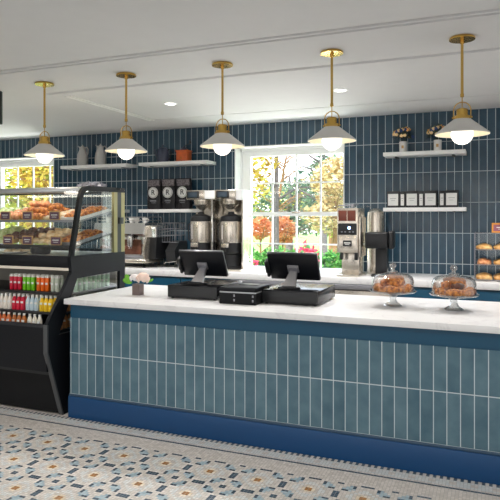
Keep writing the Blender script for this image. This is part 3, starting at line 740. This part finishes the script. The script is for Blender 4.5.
# band + deck
MB().box(CX0+.03, CX1-.03, 3.84, 3.88, 1.15, 1.245, bev=.004).build('front_band', m_blackp, dc)
MB().box(CX0+.03, CX1-.03, 3.88, 4.56, 1.20, 1.243).build('deck', m_alu, dc)
MB().box(CX0+.03, CX1-.03, 3.87, 3.96, 1.125, 1.15).build('light_strip', emis('strip_light', (1, .9, .75, 1), .1), dc)
MB().box(CX0+.03, CX1-.03, 4.50, 4.56, .66, 1.2).build('back_wall', m_pale if False else mat('liner', lin(150, 145, 135), .5), dc)
for yy, z in ((3.90, .94), (3.77, .795)):
    MB().box(CX0+.03, CX1-.035, yy, 4.50, z-.02, z-.002, bev=.003).build('cooler_shelf', m_black, dc)
# top glass frame (curved)
def bar(path, wdt, xa, xb):
    L = []; Rr = []
    for i, p in enumerate(path):
        a = Vector(path[max(i-1, 0)]); b = Vector(path[min(i+1, len(path)-1)]); d = (b-a).normalized(); n = Vector((d.y, -d.x))
        L.append(tuple(Vector(p))); Rr.append(tuple(Vector(p)+n*wdt))
    return MB().prism(L+Rr[::-1], 'X', xa, xb)
path = [(3.845, 1.245), (3.875, 1.38), (3.93, 1.62), (3.955, 1.72), (3.975, 1.775), (4.01, 1.808), (4.06, 1.822), (4.42, 1.828), (4.60, 1.828)]
for xa in (CX1-.03, CX0): bar(path, .042, xa, xa+.03).build('glass_frame', m_blackp2, dc)
# curved front glass
g = []; b = MB()
for xx in (CX0+.03, CX1-.03): g.append([b.bm.verts.new((xx, y+.006, z)) for y, z in path])
for i in range(len(path)-3): b.bm.faces.new((g[0][i], g[1][i], g[1][i+1], g[0][i+1]))
b.build('front_glass', m_cglass, dc)
MB().prism([(p[0]+.02, p[1]-.01 if i else p[1]) for i, p in enumerate(path)]+[(4.58, 1.245)], 'X', CX1-.018, CX1-.013).build('side_glass', m_cglass, dc)
MB().box(CX0+.03, CX1-.03, 3.985, 4.03, 1.765, 1.812, bev=.012, seg=3).build('top_rail', m_alu, dc)
MB().box(CX0+.03, CX1-.03, 4.03, 4.58, 1.80, 1.806).build('top_glass', m_cglass, dc)
MB().box(CX0+.03, CX1-.03, 4.045, 4.10, 1.775, 1.79).build('lamp_tube', emis('case_lamp', (1, .93, .82, 1), 4), dc)
# rear posts
for q in ((CX1-.03, CX1-.002, 4.435, 4.485), (CX1-.03, CX1-.002, 4.545, 4.60), (CX0, CX0+.03, 4.40, 4.60)): MB().box(*q, 1.245, 1.80).build('rear_post', m_warmsteel, dc)
MB().box(CX1-.032, CX1-.003, 4.485, 4.545, 1.245, 1.80).box(CX1-.04, CX1+.008, 4.50, 4.57, 1.50, 1.56, bev=.004).build('rear_door_edge', m_black, dc)
MB().box(CX0+.03, CX1-.03, 4.545, 4.575, 1.245, 1.27).box(CX0+.03, CX1-.03, 4.545, 4.575, 1.78, 1.80).build('rear_track', m_black, dc)
MB().box(CX0+.03, CX1-.03, 4.558, 4.562, 1.27, 1.78).build('rear_glass', m_cglass, dc)
# inclined shelves
TILT = .19
def shelfz(k, y): return (1.535 if k == 0 else 1.325) + (y-(4.02 if k == 0 else 3.95))*TILT
for k, y0 in ((0, 4.02), (1, 3.95)):
    b = MB(); y1 = 4.48; za, zb = shelfz(k, y0), shelfz(k, y1)
    b.prism([(y0, za-.014), (y0, za-.006), (y1, zb-.006), (y1, zb-.014)], 'X', CX0+.03, CX1-.05)
    b.build('inclined_shelf', m_cglass, dc)
    MB().prism([(y0-.008, za-.018), (y0-.008, za+.002), (y0+.004, za+.002), (y0+.004, za-.018)], 'X', CX0+.03, CX1-.05).prism([(y0, za-.016), (y0, za-.002), (y1, zb-.002), (y1, zb-.016)], 'X', CX1-.055, CX1-.045).build('shelf_rim', m_grey if k == 0 else m_black, dc)
# trays at right end of each shelf
for k, y0 in ((0, 4.03), (1, 3.97)):
    y1 = 4.44; a = math.atan(TILT); tr = MB()
    mx = T_(-3.29, y0, shelfz(k, y0)-.004) @ R_('X', a)
    tr.box(-.10, .10, 0, .42, 0, .006, mx=mx).box(-.105, -.098, 0, .42, 0, .028, mx=mx).box(.098, .105, 0, .42, 0, .028, mx=mx).box(-.105, .105, -.006, 0, 0, .028, mx=mx).box(-.105, .105, .42, .426, 0, .028, mx=mx)
    tr.build('pastry_tray', m_whitec if k == 0 else m_grey, None, label='%s at the right end of the %s case shelf' % (('white tray', 'upper') if k == 0 else ('dark wire grey tray', 'lower')), cat='tray')
    for i in range(5):
        for j in range(2):
            y = y0+.05+i*.08; x = -3.335+j*.09
            food('croissant' if (i+j) % 3 else 'bun', (x, y, shelfz(k, y)+.004), rnd.uniform(-.6, .6), 'golden pastry on the tray at the right end of the %s case shelf' % ('upper', 'lower')[k], 'pastries on the %s tray' % ('upper', 'lower')[k], a)
rnd = random.Random(5)
plan = {0: [('pink', -4.10, -3.86), ('salad', -4.4, -4.12), ('croissant', -3.84, -3.62), ('cream', -3.60, -3.44)], 1: [('salad', -4.22, -4.0), ('dark', -3.98, -3.70), ('scone', -3.68, -3.42)]}
desc = {(0, 'pink'): 'glazed croissant lying flat at the left of the upper case shelf', (0, 'salad'): 'green wrap at the far left of the upper case shelf', (0, 'croissant'): 'croissant in the tall pile in the middle of the upper case shelf',
        (0, 'cream'): 'cream topped pastry right of the croissant pile on the upper case shelf', (1, 'salad'): 'green and white wrap at the left of the lower case shelf', (1, 'dark'): 'chocolate muffin in the rows on the lower case shelf', (1, 'scone'): 'pale scone right of the chocolate muffins on the lower case shelf'}
for k in (0, 1):
    for kd, xa, xb in plan[k]:
        n = max(1, int((xb-xa)/.085)+1)
        for j in range(4):
            for i in range(n):
                x = xa+.04+i*.085; y = (4.07 if k == 0 else 4.01)+j*.10+rnd.uniform(-.008, .008)
                food(kd, (x+rnd.uniform(-.005, .005), y, shelfz(k, y)+.0015), rnd.uniform(-.5, .5), desc[(k, kd)], 'case shelf %s %s' % (('upper', 'lower')[k], NM[kd][0].replace('_', ' ')), math.atan(TILT))
        if kd in ('croissant', 'scone', 'salad') and not (k == 0 and kd == 'salad'):
            for j in range(3):
                for i in range(max(1, n-1)):
                    x = xa+.08+i*.085; y = (4.12 if k == 0 else 4.06)+j*.10
                    food(kd, (x, y, shelfz(k, y)+.0485 if kd == 'croissant' else shelfz(k, y)+.042), rnd.uniform(-1, 1), desc[(k, kd)], 'case shelf %s %s' % (('upper', 'lower')[k], NM[kd][0].replace('_', ' ')), math.atan(TILT))
for i in range(2): food('pink', (-3.78+.085*i, 4.17, shelfz(0, 4.17)+.096), .3+i, 'glazed croissant topping the tall pile on the upper case shelf', 'glazed croissants topping the pile', .2)
# price tags
tg = {0: (-3.968, -3.72, -3.427), 1: (-3.87, -3.655, -3.352)}
names = ('leftmost', 'middle', 'right hand')
for k in (0, 1):
    for x, nm in zip(tg[k], names):
        y = (4.005 if k == 0 else 3.935)
        t = thing('price_tag', 'plum coloured price card in kraft holder, %s on the %s case shelf' % (nm, ('upper', 'lower')[k]), 'price tag', (x, y, shelfz(k, y)+.005), 0, 'price tags on the case shelves')
        MB().box(-.056, .056, -.008, .002, 0, .075, bev=.002).build('holder', m_kraft, t)
        MB().box(-.047, .047, -.0105, -.0075, .006, .066).build('card', m_purple, t)
        MB().box(-.032, .032, -.012, -.010, .038, .046).box(-.024, .024, -.012, -.010, .022, .027).build('print', m_label, t)
# deck platters
MB().lathe([(0, 0), (.10, 0), (.15, .012), (.148, .016), (.09, .006), (0, .006)], seg=32, sy=.7).build('platter', m_whitec, None, (-3.92, 4.06, 1.2435), label='oval white platter on the case deck at the left', cat='platter')
for i in range(5): food('cream', (-4.0+.045*i, 4.06+.03*(-1)**i, 1.2505), 0, 'cream pastry on the oval white platter on the case deck', 'cream pastries on the platter')
MB().lathe([(0, 0), (.075, 0), (.085, .02), (.085, .055), (.08, .055), (.075, .02), (0, .01)], seg=28).build('round_tin', m_black, None, (-3.62, 4.05, 1.2435), label='round black tin on the case deck below the lower shelf', cat='tin')
# crinkled pile on top of the case
t = MB(); rr = random.Random(11)
for k in range(26):
    a = rr.uniform(0, 2*PI); q = rr.uniform(0, 1)**.6
    t.sphere(rr.uniform(.022, .036), (q*.12*math.cos(a), q*.09*math.sin(a), .03+(1-q)*.055*rr.random()), (1.2, 1, .7), 8, 6)
for v in t.bm.verts: v.co = v.co*(1+.25*noise.noise(v.co*45)); v.co.z = max(0, v.co.z)
t.build('foil_bag_heap', m_crinkle, None, (-3.34, 4.36, 1.829-.022), label='crumpled silver foil bags heaped on the display case roof', cat='foil bag', smooth=0)
MB().tube([(-.16, 0, .01), (.0, .03, .008), (.22, .02, .008)], .008).tube([(.10, .0, .008), (.26, .05, .008)], .007).build('tongs', m_black, None, (-3.36, 4.44, 1.829-.022), label='black serving tongs lying on the display case roof', cat='tongs')

# drinks
def drink_mesh(col, style):
    m = mat('drink_%s' % '_'.join(str(int(c*99)) for c in col[:3]), col, .3)
    if style == 'can':
        b = MB().lathe([(0, 0), (.016, 0), (.0185, .006), (.0185, .118), (.015, .128), (0, .128)], seg=16).mesh('can_body', m, 40)
        l = MB().lathe([(.0190, .112), (.0190, .119), (.0162, .131), (.014, .133), (.0135, .130), (0, .130)], seg=16).mesh('can_lid', m_label, 40)
    else:
        b = MB().lathe([(0, 0), (.019, 0), (.0205, .005), (.0205, .075), (.012, .10), (.0095, .108), (0, .108)], seg=16).mesh('bottle_body', m, 40)
        l = MB().lathe([(.011, .108), (.011, .122), (0, .124)], seg=14).mesh('bottle_cap', m_label, 40)
    lb = MB().lathe([(.0190 if style == 'can' else .021, .055), (.0190 if style == 'can' else .021, .072)], seg=16, cap=False)
    # oval printed patch on the front only
    bmesh.ops.delete(lb.bm, geom=[f for f in lb.bm.faces if f.calc_center_median().y > -.012], context='FACES')
    return b, l, lb.mesh('print', None if False else m_label, 40)
def drink(ms, style, loc, label, group):
    t = thing('drink_can' if style == 'can' else 'drink_bottle', label, 'can' if style == 'can' else 'bottle', loc, 0, group)
    place('body', ms[0], t); place('lid' if style == 'can' else 'cap', ms[1], t); place('printed_label', ms[2], t)
RED, GRN, ORG, PAL, YEL, WHT, MNT, BRN = lin(214, 28, 62), lin(120, 206, 30), lin(246, 112, 24), lin(206, 214, 196), lin(250, 206, 40), lin(240, 232, 220), lin(168, 200, 168), lin(190, 110, 50)
row1 = [(RED, 'red', [-3.845, -3.800, -3.755]), (GRN, 'lime green', [-3.700, -3.655, -3.610]), (ORG, 'orange', [-3.550, -3.505, -3.460]), (PAL, 'pale green', [-3.400, -3.355])]
for c, n, xs in row1:
    ms = drink_mesh(c, 'can')
    for x in xs:
        for dy in (0, .05): drink(ms, 'can', (x, 3.95+dy, .938), 'slim %s can in the top row of the open cooler' % n, '%s cans in the top cooler row' % n)
row2 = [(WHT, 'white', [-3.83, -3.785, -3.74]), (RED, 'red', [-3.69, -3.645, -3.60]), (PAL, 'pale blue', [-3.545, -3.50, -3.455]), (YEL, 'yellow', [-3.40, -3.355, -3.31])]
for c, n, xs in row2:
    ms = drink_mesh(c if n != 'pale blue' else lin(200, 218, 226), 'bottle')
    for x in xs:
        for dy in (0, .05): drink(ms, 'bottle', (x, 3.82+dy, .793), 'small %s bottle in the middle row of the open cooler' % n, '%s bottles in the middle cooler row' % n)
row3 = [(ORG, 'orange', [-3.80, -3.75, -3.70, -3.65]), (BRN, 'brown', [-3.59, -3.54, -3.49]), (WHT, 'cream', [-3.43, -3.38, -3.33])]
for c, n, xs in row3:
    ms = drink_mesh(lin(226, 120, 60) if n == 'orange' else (lin(244, 238, 222) if n == 'cream' else c), 'bottle')
    for x in xs: drink(ms, 'bottle', (x, 3.715, .661), 'small %s bottle in the bottom row of the open cooler' % n, '%s bottles in the bottom cooler row' % n)
ms = drink_mesh(MNT, 'can')
for i in range(8): drink(ms, 'can', (-3.20, 3.995+i*.062, .938), 'pale mint can lined up inside the side window of the cooler', 'mint cans by the side window')
ms = drink_mesh(lin(196, 130, 70), 'bottle')
for i in range(4): drink(ms, 'bottle', (-3.20, 3.80+i*.06, .661), 'amber bottle on the cooler floor beside the side window', 'amber bottles by the side window')
for i in range(3): drink(ms, 'bottle', (-3.205, 3.86+i*.06, .793), 'amber bottle on the middle cooler shelf beside the side window', 'amber bottles on the middle shelf')

# ------------------------------------------------------------------ bread rack (right)
rk = thing('bread_rack', 'clear acrylic bread rack with three shelves at the right end of the back worktop', 'rack', (.17, 6.0, ZB))
m_acr = thin_glass('acrylic', (.93, .94, .94, 1), .04, .35)
MB().box(-.32, -.314, -.12, .26, 0, .45).box(.314, .32, -.12, .26, 0, .45).box(-.32, .32, .255, .26, 0, .45).box(-.32, .32, -.12, .26, .445, .452).build('acrylic_shell', m_acr, rk)
e = MB()
for x in (-.318, .318):
    for y in (-.118, .258): e.tube([(x, y, 0), (x, y, .452)], .004, 6)
for z in (.015, .155, .295, .448): e.tube([(-.318, -.118, z), (.318, -.118, z)], .004, 6)
e.build('edge_rail', m_grey, rk)
for z in (.005, .145, .285): MB().box(-.312, .312, -.115, .254, z, z+.006).build('rack_shelf', m_acr, rk)
rnd = random.Random(9)
for k, z in enumerate((.0115, .1515, .2915)):
    kd = ('loaf', 'pinkloaf', 'loaf')[k]
    for j in range(3):
        for i in range(4):
            kk = 'loaf' if (k == 1 and i > 0) else kd
            food(kk, (.17-.235+i*.155, 6.0-.06+j*.11, ZB+z), rnd.uniform(-.15, .15), ('berry topped roll' if kk == 'pinkloaf' else 'golden bread roll')+' on the %s shelf of the acrylic bread rack' % ('bottom', 'middle', 'top')[k], 'rolls on the %s rack shelf%s' % (('bottom', 'middle', 'top')[k], ' berry' if kk == 'pinkloaf' else ''))
t = thing('rack_sign', 'small orange framed sign with a plum card on top of the bread rack', 'sign', (.10, 5.93, ZB+.4525))
MB().box(-.10, .10, -.008, .008, 0, .015).box(-.10, .10, -.008, .008, .075, .09).box(-.10, -.085, -.008, .008, .015, .075).box(.085, .10, -.008, .008, .015, .075).build('frame', mat('amber_frame', lin(222, 146, 60), .5), t)
MB().box(-.085, .085, -.004, .004, .015, .075).build('card', mat('mauve_card', lin(150, 90, 110), .6), t)
MB().box(-.06, .06, -.006, -.004, .045, .052).box(-.045, .045, -.006, -.004, .030, .035).build('print', m_label, t)

# ------------------------------------------------------------------ hanging screen at left edge
t = thing('menu_screen', 'black hanging menu screen whose corner shows at the upper left edge', 'screen', (-4.16, 3.70, 2.345), .35)
MB().box(-.35, .35, -.02, .02, 0, .28, bev=.006).build('housing', m_black, t)
MB().box(-.33, .33, -.024, -.019, .02, .26).build('display', m_blackg, t)
MB().tube([(0, 0, .28), (0, 0, .323)], .014).build('mount_pole', m_black, t)

# ------------------------------------------------------------------ outdoors
def leaf_mat(name, a, b):
    m = bpy.data.materials.new(name); m.use_nodes = True; nt = m.node_tree; bs = nt.nodes['Principled BSDF']
    g = nt.nodes.new('ShaderNodeNewGeometry'); r = nt.nodes.new('ShaderNodeValToRGB')
    r.color_ramp.elements[0].color = a; r.color_ramp.elements[1].color = b
    nt.links.new(g.outputs['Random Per Island'], r.inputs['Fac']); nt.links.new(r.outputs['Color'], bs.inputs['Base Color'])
    bs.inputs['Roughness'].default_value = .6
    tr = nt.nodes.new('ShaderNodeBsdfTranslucent'); nt.links.new(r.outputs['Color'], tr.inputs['Color'])
    mx = nt.nodes.new('ShaderNodeMixShader'); mx.inputs[0].default_value = .35
    nt.links.new(bs.outputs[0], mx.inputs[1]); nt.links.new(tr.outputs[0], mx.inputs[2]); nt.links.new(mx.outputs[0], nt.nodes['Material Output'].inputs[0])
    return m
L_yel = leaf_mat('yellow_leaves', lin(150, 104, 20), lin(240, 220, 100)); L_lime = leaf_mat('lime_leaves', lin(120, 140, 30), lin(232, 226, 96))
L_grn = leaf_mat('green_leaves', lin(36, 96, 30), lin(120, 190, 84)); L_pine = leaf_mat('pine_leaves', lin(48, 80, 66), lin(134, 160, 124))
L_org = leaf_mat('orange_leaves', lin(196, 104, 64), lin(240, 176, 116)); L_tan = leaf_mat('tan_leaves', lin(150, 120, 70), lin(244, 222, 168))
L_red = leaf_mat('red_flowers', lin(200, 30, 70), lin(240, 80, 110))
m_bark = mat('bark', lin(112, 100, 100), .9, bump=.5, bscale=12, var=.2); m_bark2 = mat('brown_bark', lin(140, 104, 70), .9, bump=.5, bscale=12)
def leaves(n, blobs, size, sd, flat=.4):
    rn = random.Random(sd); vs = []; fs = []
    tot = sum(b[3]*b[4]*b[5] for b in blobs)
    for (cx, cy, cz, rx, ry, rz) in blobs:
        for _ in range(int(n*rx*ry*rz/tot)+1):
            while True:
                p = Vector((rn.uniform(-1, 1), rn.uniform(-1, 1), rn.uniform(-1, 1)))
                if p.length < 1 and rn.random() < .25+p.length: break
            c = Vector((cx+p.x*rx, cy+p.y*ry, cz+p.z*rz))
            d = Vector((rn.gauss(0, 1), rn.gauss(0, 1), rn.gauss(0, flat))).normalized(); e = d.orthogonal().normalized()
            e.rotate(Matrix.Rotation(rn.uniform(0, 2*PI), 3, d)); s_ = size*rn.uniform(.6, 1.3)
            k = len(vs); vs += [c-d*s_, c+e*s_*.45, c+d*s_, c-e*s_*.45]; fs.append((k, k+1, k+2, k+3))
    me = bpy.data.meshes.new('foliage'); me.from_pydata([tuple(v) for v in vs], [], fs); return me
def tree(name, label, x, y, tr, blobs, n, size, lm, bark, sd, branches=6, cat='tree', group=None, lean=0):
    t = thing(name, label, cat, (x, y, 0), 0, group)
    h = max(b[2] for b in blobs) if blobs else 4; rn = random.Random(sd)
    top = (lean, 0, h)
    b = MB().tube([(0, 0, -.05), (lean*.2, 0, h*.3), (lean*.6, .02, h*.65), top], [tr, tr*.85, tr*.6, tr*.25], 10)
    for k in range(branches):
        z = h*rn.uniform(.3, .85); a = rn.uniform(0, 2*PI); L = rn.uniform(.6, 1.4); f = z/h; ox = lean*f
        b.tube([(ox, 0, z), (ox+L*.5*math.cos(a), L*.5*math.sin(a), z+L*.3), (ox+L*math.cos(a), L*math.sin(a), z+L*.45*rn.uniform(.6, 1.6))], [tr*.4, tr*.25, tr*.08], 6)
        for q in range(3):
            s0 = rn.uniform(.5, 1); a2 = a+rn.uniform(-1, 1); p = Vector((ox+L*s0*math.cos(a), L*s0*math.sin(a), z+L*.4*s0))
            b.tube([p, p+Vector((.4*math.cos(a2), .4*math.sin(a2), rn.uniform(-.1, .4)))], [tr*.12, tr*.04], 5)
    b.build('trunk', bark, t)
    if blobs:
        me = leaves(n, blobs, size, sd); me.materials.append(lm); place('foliage', me, t)
MB().box(-40, 25, YB+TH, 60, -.3, -.02).build('ground', mat('lawn', lin(120, 160, 70), .9, var=.3, vscale=3), kind=S, smooth=0)
# middle window view
Y = 12
tree('yellow_maple', 'bright yellow maple at the left of the middle window', -5.15, Y, .10, [(.45, 0, 2.75, .42, .6, .42), (.35, 0, 2.2, .3, .5, .25), (.2, .2, 3.5, .9, 1, .5)], 1700, .075, L_yel, m_bark, 21)
tree('grey_trunk_tree', 'tree with a thick grey trunk behind the left panes of the middle window', -4.66, 13.0, .075, [(.2, 0, 4.9, 1.2, 1, .7)], 500, .08, L_tan, m_bark, 22, 5)
tree('bare_tree', 'bare branched tree against the sky in the middle window', -6.0, 16, .06, [], 0, .05, L_tan, m_bark2, 23, 26, lean=.7)
tree('orange_bush', 'small orange autumn tree in the lower middle window panes', -4.85, 14, .04, [(0, 0, 1.25, .34, .4, .40)], 900, .06, L_org, m_bark2, 24, 3)
tree('rust_bush', 'small rust coloured bush at the lower left of the middle window', -5.45, 14, .04, [(0, 0, 1.3, .26, .3, .3)], 600, .06, L_org, m_bark2, 25, 3)
tree('grey_pine', 'grey green pine filling the centre of the middle window', -6.0, 18, .14, [(0, 0, 2.3, 1.1, .9, .5), (.5, 0, 1.5, 1.2, .9, .5), (.7, 0, 2.9, .6, .5, .4), (-.6, 0, 1.7, .9, .7, .4)], 2600, .08, L_pine, m_bark, 26)
tree('tall_pine', 'taller grey green pine right of centre in the middle window', -4.6, 17, .12, [(0, 0, 2.0, .65, .6, .55), (.1, 0, 3.0, .5, .5, .5), (0, 0, 3.9, .35, .4, .5)], 1400, .08, L_pine, m_bark, 27)
tree('tan_tree', 'pale tan autumn tree at the right edge of the middle window', -3.25, 13, .09, [(0, 0, 2.35, .55, .6, .6), (-.2, 0, 1.6, .55, .5, .4)], 1900, .07, L_tan, m_bark2, 28)
tree('yellow_shrub_tree', 'yellow green small tree low behind the middle window panes', -6.8, 20, .08, [(-.4, 0, 1.9, 1.6, .6, .8), (2.2, 0, 1.7, 1.4, .5, .9)], 3400, .08, L_lime, m_bark2, 29)
tree('distant_tan_tree', 'distant pale autumn tree behind the pines', -6.2, 24, .1, [(-.6, 0, 2.2, 2.0, .6, 1.2), (1.6, 0, 2.0, 1.6, .6, 1.2)], 4200, .09, L_tan, m_bark2, 30)
def shrub(x, y, rx, h, n, lm, label, sd, nm='garden_shrub'):
    t = thing(nm, label, 'shrub', (x, y, 0), 0, None)
    b = MB()
    for k in range(5): b.tube([(0, 0, -.03), (.25*rx*math.cos(k*1.26), .25*rx*math.sin(k*1.26), h*.6)], .012, 5)
    b.build('stem', m_bark2, t)
    me = leaves(n, [(0, 0, h*.5, rx, rx*.7, h*.55)], .06, sd, .8); me.materials.append(lm); place('foliage', me, t)
    return t
hx = [(-4.75, 10.2, .5, 1.02), (-4.15, 10.0, .5, .98), (-3.6, 10.1, .45, 1.0), (-3.05, 10.0, .5, 1.02), (-2.5, 10.1, .5, .95)]
hn = ('leftmost', 'second from the left', 'middle', 'second from the right', 'rightmost')
for i, (x, y, r_, h) in enumerate(hx): shrub(x, y, r_, h, 1500, L_grn, 'green shrub below the middle window, %s in its row' % hn[i], 40+i)
shrub(-2.95, 9.7, .28, 1.12, 260, L_red, 'red flowering shrub in front of the green shrubs at the right', 50, 'flowering_shrub')
shrub(-3.9, 9.6, .18, .85, 70, L_red, 'small red flowering shrub low in the middle panes', 51, 'flowering_shrub')
# left window view
for i, (x, y, l, lm) in enumerate(((-11.6, 12.2, 'lime yellow tree filling the left panes of the left window', L_lime), (-10.2, 11.8, 'yellow tree filling the right panes of the left window', L_yel), (-13.5, 16, 'tall lime tree behind the others in the left window', L_lime))):
    tree('autumn_tree', l, x, y, .13, [(0, 0, 2.6, 1.1, .8, 1.0), (.2, 0, 1.4, 1.1, .7, .7), (-.1, 0, 3.8, 1.1, .8, .8)], 4200, .085, lm, m_bark2, 60+i, 6, lean=.5)
tree('brown_trunk_tree', 'leaning brown trunk seen in the right panes of the left window', -9.35, 10.9, .12, [(0, 0, 4.0, .7, .5, .5)], 400, .08, L_tan, m_bark2, 66, 4, lean=.8)

# ------------------------------------------------------------------ light
def area(name, loc, rot, sx, sy, e, col=(1, 1, 1)):
    l = bpy.data.lights.new(name, 'AREA'); l.shape = 'RECTANGLE'; l.size = sx; l.size_y = sy; l.energy = e; l.color = col
    o = bpy.data.objects.new(name, l); C.objects.link(o); o.location = loc; o.rotation_euler = rot; return o
area('front_fill_light', (-3, YN+.05, 1.45), (PI/2, 0, 0), 11.5, 2.1, 56, (.97, .98, 1))      # added fill lamp before the solid front wall, no glazing there
area('right_fill_light', (XR-.05, 1.0, 1.5), (PI/2, 0, PI/2), 5, 2.0, 10, (.97, .98, 1))  # added side fill, the right wall has no window
for x in (-4.6, -2.9, -1.22, .5): 
    for y in (5.03, 2.2):  # only the rear middle pair has fixtures; the rest are added fill
        l = bpy.data.lights.new('downlight_and_fill', 'SPOT'); l.energy = 66 if y > 4 else 38; l.spot_size = 2.3; l.spot_blend = .8; l.shadow_soft_size = .05; l.color = (1, .98, .97)
        o = bpy.data.objects.new('downlight_and_fill', l); C.objects.link(o); o.location = (x, y, CE-.02)
for x in PX:
    l = bpy.data.lights.new('pendant_lamp', 'POINT'); l.energy = 1.0; l.shadow_soft_size = .07; l.color = (1, .92, .8)
    o = bpy.data.objects.new('pendant_lamp', l); C.objects.link(o); o.location = (x, 3.87, CE-.70)
for x, w_ in ((-2.2, 1.6), (-6.2, 1.6)):
    area('ground_bounce_fill', (x, 8.0, .35), (math.radians(-128), 0, 0), w_, .9, 75, (1, .98, .95))  # added lamps hidden below the sills to brighten the rear ceiling
sun = bpy.data.lights.new('sun', 'SUN'); sun.energy = 4.2; sun.angle = .02; sun.color = (1, .96, .88)
so = bpy.data.objects.new('sun', sun); C.objects.link(so); so.rotation_euler = (math.radians(42), 0, math.radians(-25))
wd = bpy.data.worlds.new('sky'); bpy.context.scene.world = wd; wd.use_nodes = True
nt = wd.node_tree; bg = nt.nodes['Background']
tc = nt.nodes.new('ShaderNodeTexCoord'); sp = nt.nodes.new('ShaderNodeSeparateXYZ'); rp = nt.nodes.new('ShaderNodeValToRGB')
nt.links.new(tc.outputs['Generated'], sp.inputs[0]); nt.links.new(sp.outputs['Z'], rp.inputs['Fac']); nt.links.new(rp.outputs['Color'], bg.inputs['Color'])
rp.color_ramp.elements[0].color = (.95, .96, 1, 1); rp.color_ramp.elements[1].color = (.55, .74, 1, 1); rp.color_ramp.elements[1].position = .6
bg.inputs['Strength'].default_value = 2.6

# ------------------------------------------------------------------ camera
cam = bpy.data.cameras.new('camera'); co = bpy.data.objects.new('camera', cam); C.objects.link(co)
co.location = (0, 0, 1.55); co.rotation_euler = (PI/2, 0, math.radians(22.27))
cam.sensor_width = 36; cam.lens = 590.2/500*36; cam.shift_y = -31.6/500; cam.clip_end = 200
sc = bpy.context.scene; sc.camera = co
sc.view_settings.view_transform = 'Standard'; sc.view_settings.look = 'None'; sc.view_settings.gamma = 1; sc.view_settings.use_curve_mapping = False
sc.view_settings.exposure = .86
sc.cycles.use_denoising = True
sc.cycles.max_bounces = 10; sc.cycles.transparent_max_bounces = 16; sc.cycles.sample_clamp_indirect = 4
